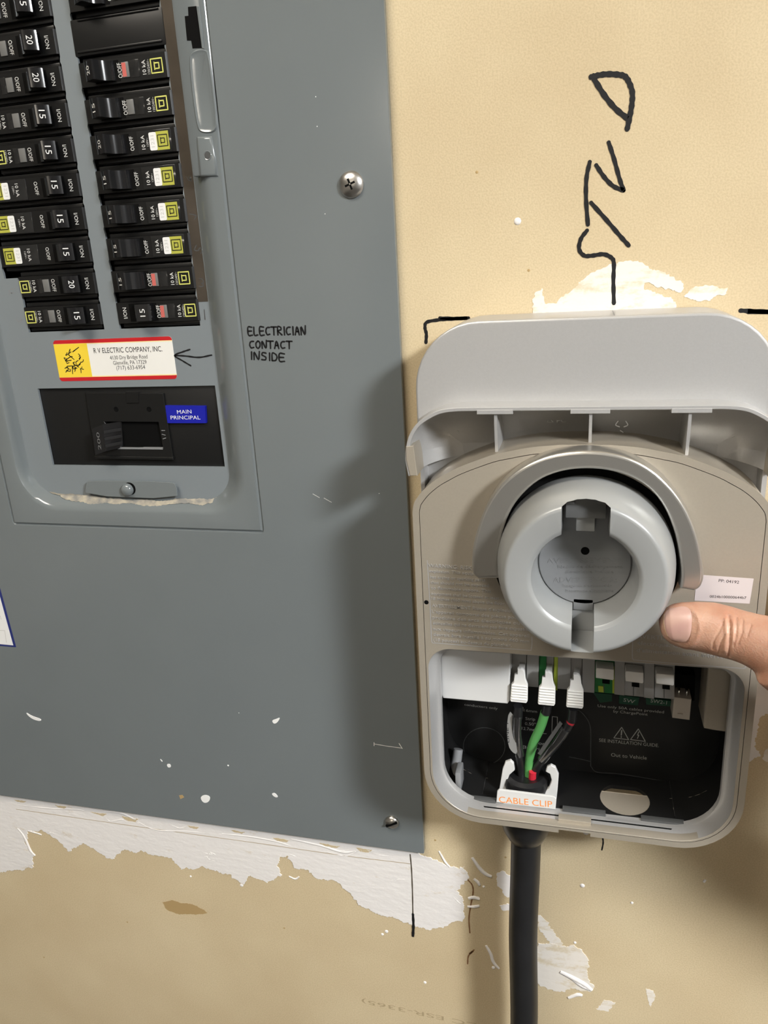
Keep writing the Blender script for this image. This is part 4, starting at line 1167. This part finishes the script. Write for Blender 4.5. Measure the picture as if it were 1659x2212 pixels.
# ---- moulded warnings on the plate
boxL = [(922, 1212), (933, 1388), (1148, 1404)]
strokes('text_frame', [[(923, 1211), (926, 1260), (929, 1310), (932, 1380)], [(932, 1380), (934, 1388), (940, 1389)], [(940, 1389), (1040, 1397), (1147, 1405)], [(1147, 1405), (1149, 1392), (1149, 1376)]], 0.55, DP + 0.12, M_SIL, plate)
strokes('text_frame', [[(1367, 1383), (1366, 1405), (1366, 1420)], [(1366, 1420), (1368, 1425), (1374, 1426)], [(1374, 1426), (1480, 1435), (1606, 1444)], [(1606, 1444), (1610, 1442), (1611, 1432)]], 0.55, DP + 0.12, M_SIL, plate)
W = [('WARNING: RISK OF', (925, 1225), (1040, 1232), 2.1), ('explosion. This equipment', (927, 1236), (1047, 1243), 1.75), ('has arcing or sparking parts', (929, 1249), (1048, 1256), 1.75), ('that should not be exposed', (930, 1260.5), (1056, 1268), 1.75),
     ('to flammable vapors. This', (931, 1272.5), (1061, 1280), 1.75), ('equipment shall be located at least', (931, 1284.5), (1078, 1295), 1.75), ('18 inches (460 mm) above the floor.', (932, 1295.5), (1092, 1307), 1.75),
     ('AVERTISSEMENT Risque d\u2019explosion.', (933, 1311), (1112, 1323), 2.0), ('L\u2019appareil comporte des pi\u00e8ces pouvant', (933, 1324), (1140, 1339), 1.9), ('produire des arcs \u00e9lectriques ou des', (934, 1336.5), (1148, 1351), 1.9),
     ('\u00e9tincelles qui ne devraient pas \u00eatre expos\u00e9es', (935, 1348.5), (1144, 1363), 1.9), ('aux vapeurs inflammables. Cet appareil', (935, 1361), (1143, 1376.5), 1.9), ('devrait \u00eatre install\u00e9 \u00e0 au moins 460 mm', (936, 1373), (1143, 1388.5), 1.9),
     ('(18 pouces) au-dessus du plancher.', (936, 1384.5), (1105, 1397.5), 1.9), ('AVERTISSEMENT Choc', (1375, 1377.5), (1545, 1391), 2.4), ('\u00e9lectrique. Coupez la source', (1377, 1392), (1575, 1407), 2.2), ('d\u2019alimentation avant intervention', (1375, 1407.5), (1598, 1425), 2.3)]
for body, A, B, h in W:
    text('moulded_warning', body, A, B, DP, M_SIL, plate, h=h, thick=0.28, res=2, bold=0.05)
put('plate_hole', m_lathe(*P(921, 1301, DP), [(1.3, DP + 0.05), (0.01, DP + 0.06)], 16), M_VOID, plate)
lab = prism('serial_label', PL([(1500, 1297), (1619, 1304), (1628, 1250), (1505, 1241)], DP), DP, DP + 0.15, M_PLAB, plate, label='pale printed serial label')
text('label_text', 'PP: 04192', (1552, 1257), (1596, 1261), DP + 0.2, M_INK, lab, h=1.6)
text('label_text', '0024b100000644b7', (1533, 1291), (1612, 1294), DP + 0.2, M_INK, lab, h=1.4)

# ---- holster
HX, HZ = 1.7, -148.5
def m_bool(me, cutters):
    o = bpy.data.objects.new('bo', me); COL.objects.link(o)
    tmp = []
    for c in cutters:
        co = bpy.data.objects.new('cu', c); COL.objects.link(co); tmp.append(co)
        md = o.modifiers.new('b', 'BOOLEAN'); md.operation = 'DIFFERENCE'; md.object = co; md.solver = 'EXACT'
    dg = bpy.context.evaluated_depsgraph_get()
    r = bpy.data.meshes.new_from_object(o.evaluated_get(dg))
    for t in [o] + tmp: bpy.data.objects.remove(t)
    return r
DF_ = 92.5
prof = [(0.01, 57), (43.2, 57), (43.6, 64), (43.2, 72), (42.2, 80), (40.8, 86), (39.2, 90.0), (38.4, 91.4), (37.7, 92.1), (36.8, DF_), (36.0, DF_), (27.4, DF_ - 0.6), (26.2, DF_ - 1.0), (25.0, DF_ - 2.0), (24.2, DF_ - 4), (23.2, 70.0), (22.9, 67.4), (0.01, 67.4)]
cap_m = m_lathe(HX, HZ, prof, 112)
bmm = bmesh.new(); bmm.from_mesh(cap_m); bmesh.ops.remove_doubles(bmm, verts=bmm.verts, dist=0.02); bmesh.ops.recalc_face_normals(bmm, faces=bmm.faces); bmm.to_mesh(cap_m); bmm.free()
tw = [(HX - 11.0, HZ + 12), (HX + 11.0, HZ + 12), (HX + 11.0, HZ + 36.6), (HX + 8.5, HZ + 38.4), (HX + 4, HZ + 39.5), (HX, HZ + 39.8), (HX - 4, HZ + 39.5), (HX - 8.5, HZ + 38.4), (HX - 11.0, HZ + 36.6)]
bg = [(HX - 5.3, HZ - 10), (HX + 5.3, HZ - 10), (HX + 5.3, HZ - 38.2), (HX - 5.3, HZ - 38.2)]
cap_m = m_bool(cap_m, [m_loops([tw], 72.0, 120), m_loops([bg], 67.4, 120)])
hol = put('holster', cap_m, M_CAP, ev, label='round grey plug holster with keyed socket', ang=24)
box('latch_recess', HX - 10.9, HX + 10.9, HZ + 20, HZ + 38.4, 72.0, 72.4, M_MGREY, hol)
box('latch_block', HX - 9.3, HX + 9.3, HZ + 28.0, HZ + 39.0, 72.2, 82.0, M_DGREY2, hol, bev=0.4)
box('latch_lug', HX - 9.6, HX - 5.2, HZ + 35.8, HZ + 37.4, 81.5, 84, M_DGREY2, hol, bev=0.2)
box('latch_lug', HX + 5.2, HX + 9.6, HZ + 35.8, HZ + 37.4, 81.5, 84, M_DGREY2, hol, bev=0.2)
box('latch_tongue', HX - 4.4, HX + 4.4, HZ + 20.5, HZ + 28.0, 72.2, 79.5, M_CAP, hol, bev=0.5)
put('socket_floor', m_lathe(HX, HZ, [(22.6, 67.4), (22.6, 68.6), (22.2, 69.0), (0.01, 69.0)], 96), M_MGREY, hol)
box('floor_key', HX - 4.9, HX + 4.9, HZ - 26.0, HZ - 20, 67.4, 69.0, M_MGREY, hol, bev=0.2)
box('key_groove_floor', HX - 5.25, HX + 5.25, HZ - 38.1, HZ - 19, 66.0, 67.7, M_CAP, hol)
put('drain_hole', m_lathe(*P(1264, 1190, 69), [(2.1, 69.05), (1.9, 69.25), (1.7, 69.05), (0.01, 69.06)], 24), M_VOID, hol)
for body, A, B, h in (('AVERTISSEMENT:', (1182, 1216), (1345, 1216), 2.6), ('Risque de d\u00e9chargement', (1205, 1227), (1345, 1227), 1.7), ('\u00e9lectrique incluse', (1220, 1238), (1325, 1238), 1.7), ('ADVERTENCIA:', (1195, 1258), (1332, 1258), 2.8), ('Riesgo de electrocuci\u00f3n', (1215, 1268), (1322, 1268), 1.6), ('Desconecte el suministro', (1222, 1279), (1325, 1279), 1.6)):
    text('moulded_text', body, A, B, 69.0, M_MGREY, hol, h=h, thick=0.18, res=1)
# arched satin ring above the holster
ro = [(1034, 1251), (1022, 1240), (1019, 1215), (1022, 1180), (1032, 1140), (1048, 1098), (1075, 1055), (1110, 1022), (1150, 998), (1200, 981), (1265, 974), (1325, 980), (1375, 996), (1420, 1024), (1462, 1068), (1490, 1115), (1508, 1165), (1518, 1215), (1520, 1250), (1512, 1270), (1500, 1277)]
ri = [(1469, 1272), (1472, 1240), (1468, 1200), (1458, 1152), (1436, 1098), (1405, 1058), (1365, 1032), (1320, 1018), (1268, 1013), (1218, 1018), (1172, 1034), (1135, 1062), (1105, 1100), (1086, 1148), (1077, 1195), (1075, 1225), (1080, 1250)]
DB = 73.0
ring_o = [tuple(p)[:2] for p in catmull([(*p, 0) for p in PL(ro, DB)], 4)]
ring_i = [tuple(p)[:2] for p in catmull([(*p, 0) for p in PL(ri, DB)], 4)]
prism('holster_arch', ring_o + ring_i, DP - 0.5, DB, M_BAIL, ev, bev=1.6, label='satin silver arch around the holster')
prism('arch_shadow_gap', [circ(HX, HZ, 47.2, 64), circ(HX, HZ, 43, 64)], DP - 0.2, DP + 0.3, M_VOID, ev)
prism('holster_base', [circ(HX, HZ - 0.5, 50.5, 64), circ(HX, HZ, 43, 64)], DP, DP + 0.15, M_SIL_WARMLIT, ev)

# ------------------------------------------------------------------ supply cable with its wires
cab = thing('supply_cable', 'thick black power cable rising into the charger from below', 'cable', CBX, -Z0, CBD)
put('jacket', m_tube([(CBX - 4, -1490, 30), (CBX - 14, -1200, 34), (CBX - 12, -900, 30), (CBX - 4, -640, CBD), (CBX - 1.2, -520, CBD), (CBX - 1.9, -440, CBD), (CBX - 0.6, -385, CBD), (CBX, -350, CBD), (CBX, -322, CBD)], 9.6, 36, 8), M_CABLE, cab)
put('gland', m_vlathe(CBX - 0.2, CBD, [(9.9, -358), (11.4, -356.5), (14.6, -350), (16.6, -342), (17.4, -334), (17.6, -327), (17.4, -322.4)], 48), M_BWIRE, cab, label='domed black rubber gland')
put('inner_collar', m_vlathe(CBX, CBD, [(11.2, -321), (13.5, -318.6), (14.6, -314), (13.8, -309.5), (11, -308), (6.5, -309)], 48), M_BWIRE, cab)
def wire(name, pts, r, m, **k):
    return put(name, m_tube([(*P(x, y, d), d) for x, y, d in pts], r, 20, 6), m, cab, **k)
wire('wire_boot', [(1119, 1524, 37), (1119, 1545, 36), (1118, 1552, 36)], 2.7, M_BWIRE)
wk = wire('black_wire', [(1118, 1548, 36), (1116, 1580, 34), (1119, 1620, 31), (1124, 1655, 29), (1128, 1690, 28)], 2.6, M_BWIRE)
wire('wire_boot', [(1182, 1520, 39), (1180, 1535, 38), (1178, 1541, 38)], 2.8, M_BWIRE)
wire('green_wire', [(1178, 1538, 37), (1168, 1570, 35), (1152, 1605, 32), (1144, 1640, 29), (1142, 1680, 28)], 2.75, M_GWIRE, label='green earth wire')
wire('wire_boot', [(1238, 1530, 40), (1236, 1550, 39), (1234, 1558, 39)], 2.7, M_BWIRE)
wire('red_band', [(1234, 1556, 39), (1232, 1561, 38.5)], 2.5, M_RWIRE)
wr = wire('black_wire', [(1232, 1560, 38.5), (1214, 1590, 36), (1185, 1625, 33), (1162, 1655, 30), (1152, 1680, 29)], 2.6, M_BWIRE)
wire('red_wire', [(1151, 1666, 31.5), (1150, 1680, 31), (1149, 1694, 30)], 2.3, M_RWIRE)
wire('wire_sleeve', [(1117, 1546, 36.5), (1116, 1580, 35), (1119, 1610, 33), (1122, 1630, 31.5)], 3.0, M_SLEEVE)
wire('wire_sleeve', [(1222, 1573, 38), (1206, 1598, 36.4), (1187, 1621, 34), (1172, 1640, 32)], 3.1, M_SLEEVE)
tgm = prism('wire_tag', smooth_loop(PL([(1099, 1536), (1110, 1546), (1114, 1560), (1114, 1600), (1118, 1631), (1106, 1625), (1098, 1612), (1094, 1575)], 37), 1), 36.2, 36.8, M_TAPE, cab, label='silver-printed clear tag')
text('tag_print', 'LINE 1', (1100, 1604), (1098, 1562), 36.9, M_INK, cab, h=1.6)
prism('wire_tag', PL([(1209, 1560), (1215, 1566), (1168, 1634), (1161, 1630)], 40), 38.6, 39.0, M_TAPE2, cab)

# ------------------------------------------------------------------ cable clip
CLX = CBX
clip = thing('cable_clip', 'pale grey cable clip with orange lettering holding the cable in the charger', 'cable clip', CLX, -319.2, 42)
uo = PL([(1073, 1730), (1078, 1708), (1086, 1660), (1092, 1645), (1103, 1641), (1110, 1648), (1112, 1662), (1101, 1672), (1094, 1690), (1100, 1706), (1122, 1716), (1148, 1718), (1172, 1712), (1186, 1700), (1192, 1684), (1188, 1670), (1179, 1665), (1182, 1655), (1190, 1651), (1200, 1656), (1207, 1672), (1205, 1700), (1200, 1745)], 33)
prism('fork', uo, 31.5, 34.0, M_BOX, clip, bev=0.5)
tp = smooth_loop(PL([(1072, 1733), (1075, 1707), (1110, 1708), (1160, 1716), (1200, 1722), (1203, 1728), (1200, 1749)], 46), 1)
tb = prism('name_tab', PL([(1072, 1733), (1074, 1710), (1078, 1706), (1196, 1721), (1202, 1726), (1200, 1749)], 46), 44.4, 46.0, M_BOX, clip, bev=0.35)
text('orange_lettering', 'CABLE CLIP', (1078, 1733), (1193, 1744), 46.06, M_ORANGE, tb, h=4.4)
put('clip_floor', m_box(CLX - 12.5, CLX + 14, -319.1, -317.4, 33, 45), M_BOX, clip)

# ------------------------------------------------------------------ the hand pressing the holster
def skin_mat():
    m = bpy.data.materials.new('skin')
    m.use_nodes = True
    nt, N, L = nodes(m)
    b = N['Principled BSDF']
    b.inputs['Roughness'].default_value = 0.42
    b.inputs['Specular IOR Level'].default_value = 0.4
    b.inputs['Subsurface Weight'].default_value = 0.25
    b.inputs['Subsurface Radius'].default_value = (0.004, 0.0016, 0.0009)
    b.inputs['Subsurface Scale'].default_value = 1.0
    tc = N.new('ShaderNodeTexCoord')
    n1 = N.new('ShaderNodeTexNoise'); n1.inputs['Scale'].default_value = 70; n1.inputs['Detail'].default_value = 4
    n2 = N.new('ShaderNodeTexVoronoi'); n2.inputs['Scale'].default_value = 1100
    L.new(tc.outputs['Object'], n1.inputs['Vector']); L.new(tc.outputs['Object'], n2.inputs['Vector'])
    r = N.new('ShaderNodeValToRGB')
    r.color_ramp.elements[0].position = 0.33; r.color_ramp.elements[0].color = (0.44, 0.225, 0.15, 1)
    r.color_ramp.elements[1].position = 0.68; r.color_ramp.elements[1].color = (0.53, 0.32, 0.225, 1)
    L.new(n1.outputs['Fac'], r.inputs[0]); L.new(r.outputs[0], b.inputs['Base Color'])
    bp = N.new('ShaderNodeBump'); bp.inputs['Strength'].default_value = 0.25; bp.inputs['Distance'].default_value = 0.0004
    L.new(n2.outputs['Distance'], bp.inputs['Height']); L.new(bp.outputs['Normal'], b.inputs['Normal'])
    return m
M_SKIN = skin_mat()
M_NAIL = mat('nail', (0.56, 0.36, 0.29), 0.32, 0, 0.5, col2=(0.50, 0.30, 0.26), nscale=90)
M_NAILE = mat('nail_free_edge', (0.66, 0.52, 0.33), 0.4)

def depth_of(px, py, d):
    a = ((px - CPX) / FPX, (py - CPY) / FPX, 1.0)
    return (CAMD - d) / sum(RW[1][k] * a[k] for k in range(3))
def to_px(v):
    w = Vector((v[0], -v[2] + CAMD, v[1]))
    c = [sum(RW[i][k] * w[i] for i in range(3)) for k in range(3)]
    return (CPX + FPX * c[0] / c[2], CPY + FPX * c[1] / c[2])

# stations along the thumb: centre pixel, half width in pixels, distance from the wall
ST = [(1425, 1354, 12, 84), (1428, 1353.5, 21, 84), (1433, 1353, 29, 84.2), (1442, 1352, 38, 84.6), (1456, 1350.5, 45, 85.2), (1476, 1350, 49.5, 86), (1502, 1352, 53, 87.5), (1535, 1356, 56, 89.5),
      (1565, 1364, 56.5, 92), (1590, 1371, 55.5, 94), (1620, 1380, 57, 97), (1660, 1394, 64, 101), (1710, 1414, 75, 106), (1770, 1440, 86, 112)]
cen, rs_ = [], []
for x, y, h, d in ST:
    cen.append(Vector((*P(x, y, d), d)))
    rs_.append(h * depth_of(x, y, d) / FPX)
camv = Vector((0, 0, CAMD))
def frame(i):
    t = (cen[min(i + 1, len(cen) - 1)] - cen[max(i - 1, 0)]).normalized()
    c = (camv - cen[i]).normalized()
    c = (c - t * c.dot(t)).normalized()
    return t, c, t.cross(c)
FR = [frame(i) for i in range(len(cen))]
def S(f, th, off=0.0):
    """thumb surface at station f (float), angle th from the camera-facing side"""
    i = min(int(f), len(cen) - 2); u = f - i
    p = cen[i].lerp(cen[i + 1], u); r = rs_[i] * (1 - u) + rs_[i + 1] * u
    c = FR[i][1].lerp(FR[i + 1][1], u); s = FR[i][2].lerp(FR[i + 1][2], u)
    k = 0.80
    return p + c * math.cos(th) * (r * k + off) + s * math.sin(th) * (r + off)
rings = []
for j in range((len(ST) - 1) * 3 + 1):
    rings.append([S(j / 3, a * 2 * math.pi / 32) for a in range(32)])
parts = [m_loft(rings, True, True, True)]
# palm, fingers and wrist, out of frame to the right
e = cen[-1]
wrist = Vector((196, -268, 104)); arm = Vector((370, -330, 135)); arm2 = Vector((740, -450, 250))
cmc = Vector((168, -240, 108))
parts.append(m_tube([tuple(e - Vector((14, -4, 3))), tuple(e.lerp(cmc, 0.45)), tuple(cmc), tuple(wrist)], [17, 20.5, 22, 24], 24, 6))
kn = [Vector((168, -166, 98)), Vector((188, -158, 101)), Vector((208, -161, 102)), Vector((226, -172, 101))]
# web of skin between thumb and forefinger, and the heel of the palm
parts.append(m_tube([tuple(e.lerp(cmc, 0.35)), tuple(e.lerp(cmc, 0.5).lerp(kn[0], 0.4)), tuple(kn[0] + Vector((2, -12, 0)))], [13, 12.5, 11], 20, 5))
parts.append(m_tube([tuple(cmc), tuple(cmc.lerp(kn[1], 0.5) + Vector((2, 0, -3))), tuple(kn[1])], [20, 16, 12], 20, 5))
ln = [(38, 24, 18), (42, 27, 19), (39, 25, 18), (30, 20, 17)]
for k, (c0, L_) in enumerate(zip(kn, ln)):
    parts.append(m_tube([tuple(wrist), tuple(wrist.lerp(c0, 0.5) + Vector((0, 0, 3))), tuple(c0)], [20, 15.5, 11.5], 20, 6))
    d0 = Vector((0.03 + 0.05 * k, 1.0, -0.25)).normalized()
    p1 = c0 + d0 * L_[0]
    d1 = Vector((0.0, 0.80, -0.62)).normalized()
    p2 = p1 + d1 * L_[1]
    d2 = Vector((-0.02, 0.45, -0.9)).normalized()
    p3 = p2 + d2 * L_[2]
    R0 = 9.6 if k < 3 else 8.3
    parts.append(m_tube([tuple(c0 - d0 * 4), tuple(c0.lerp(p1, .5)), tuple(p1), tuple(p1.lerp(p2, .5)), tuple(p2), tuple(p2.lerp(p3, .6)), tuple(p3)], [11, R0, R0 + .2, R0 - .6, R0 - .5, R0 - 1.0, R0 - 3.5], 18, 5))
parts.append(m_tube([tuple(wrist.lerp(kn[1], .3)), tuple(wrist), tuple(wrist.lerp(arm, .3)), tuple(arm), tuple(arm2)], [23, 24, 26, 33, 40], 28, 8))
bm = bmesh.new()
for p in parts:
    bm.from_mesh(p)
bmesh.ops.recalc_face_normals(bm, faces=bm.faces)
hm = bpy.data.meshes.new('hand_raw')
bm.to_mesh(hm); bm.free()
ho = bpy.data.objects.new('hand_tmp', hm); COL.objects.link(ho)
md = ho.modifiers.new('r', 'REMESH'); md.mode = 'VOXEL'; md.voxel_size = 1.0; md.use_smooth_shade = True
dg = bpy.context.evaluated_depsgraph_get()
hand_m = bpy.data.meshes.new_from_object(ho.evaluated_get(dg))
bpy.data.objects.remove(ho)
bm = bmesh.new(); bm.from_mesh(hand_m)
for _ in range(5):
    bmesh.ops.smooth_vert(bm, verts=bm.verts, factor=0.5, use_axis_x=True, use_axis_y=True, use_axis_z=True)
# finer mesh on the visible thumb, then the skin creases
tf = [f for f in bm.faces if f.calc_center_median().x < 95]
bmesh.ops.subdivide_edges(bm, edges=list({e_ for f in tf for e_ in f.edges}), cuts=1, use_grid_fill=True)
bm.normal_update()
CR = [([(1574, 1330), (1578, 1352), (1577, 1385), (1574, 1418)], 0.8, 2.6), ([(1562, 1345), (1552, 1365), (1541, 1385), (1540, 1402)], 0.42, 2.6), ([(1566, 1372), (1556, 1390), (1552, 1412)], 0.45, 2.4),
      ([(1590, 1335), (1591, 1360), (1585, 1395)], 0.35, 2.4), ([(1604, 1342), (1603, 1365), (1594, 1392)], 0.35, 2.6), ([(1622, 1350), (1614, 1375)], 0.25, 2.4), ([(1512, 1338), (1516, 1358), (1510, 1378)], 0.18, 4.0)]
RG = [([(1568, 1340), (1569, 1370), (1566, 1405)], 0.55, 5.0), ([(1584, 1345), (1584, 1385)], 0.4, 4.0)]
def pdist(p, ln_):
    best = 1e9
    for a, c in zip(ln_[:-1], ln_[1:]):
        a, c = Vector(a), Vector(c)
        t = max(0, min(1, (p - a).dot(c - a) / (c - a).length_squared))
        best = min(best, (p - a - (c - a) * t).length)
    return best
NC = (1469, 1355)
for v in bm.verts:
    if v.co.x < 100 and v.normal.dot((camv - v.co).normalized()) > 0.05:
        q = Vector(to_px(v.co))
        dsp = 0.0
        for l_, am, w_ in CR:
            dsp -= am * math.exp(-(pdist(q, l_) / w_) ** 2)
        for l_, am, w_ in RG:
            dsp += am * math.exp(-(pdist(q, l_) / w_) ** 2)
        rn = math.hypot((q.x - NC[0]) / 36, (q.y - NC[1]) / 38)
        dsp += 0.45 * math.exp(-((rn - 1.22) / 0.16) ** 2) * (1 if q.x > 1445 else 0.3) - 0.25 * math.exp(-(rn / 0.9) ** 4)
        v.co += v.normal * dsp
bm.to_mesh(hand_m); bm.free()
person = thing('person', 'bare right hand reaching in from the right, thumb pressing the round holster', 'person', 196, -268, 104)
put('body', hand_m, M_SKIN, person, ang=80)
# nail: a curved plate laid on the thumb
NF0, NF1 = 3.05, 6.0           # stations covered by the nail
def nail_pt(u, v, off):
    k = 1.0 / max(1e-6, (abs(u) ** 2.6 + abs(v) ** 2.6) ** (1 / 2.6)) * max(abs(u), abs(v)) if (u or v) else 1
    u, v = u * k, v * k
    f = NF0 + (NF1 - NF0) * (u + 1) / 2
    return S(f, -0.06 + v * 0.86, off - 0.35 * max(0, (max(abs(u), abs(v)) - 0.86) / 0.14))
NN = 18
vs = [nail_pt(-1 + 2 * i / NN, -1 + 2 * j / NN, 0.5) for i in range(NN + 1) for j in range(NN + 1)]
fs = [(i * (NN + 1) + j, i * (NN + 1) + j + 1, (i + 1) * (NN + 1) + j + 1, (i + 1) * (NN + 1) + j) for i in range(NN) for j in range(NN)]
put('thumbnail', m_raw(vs, fs), M_NAIL, person, ang=80, label='short thumbnail')
edge = [nail_pt(-1, -0.85 + 1.7 * j / 14, 0.15) for j in range(15)]
put('nail_edge', m_tube([tuple(p) for p in edge], 0.34, 8, 3), M_NAILE, person)
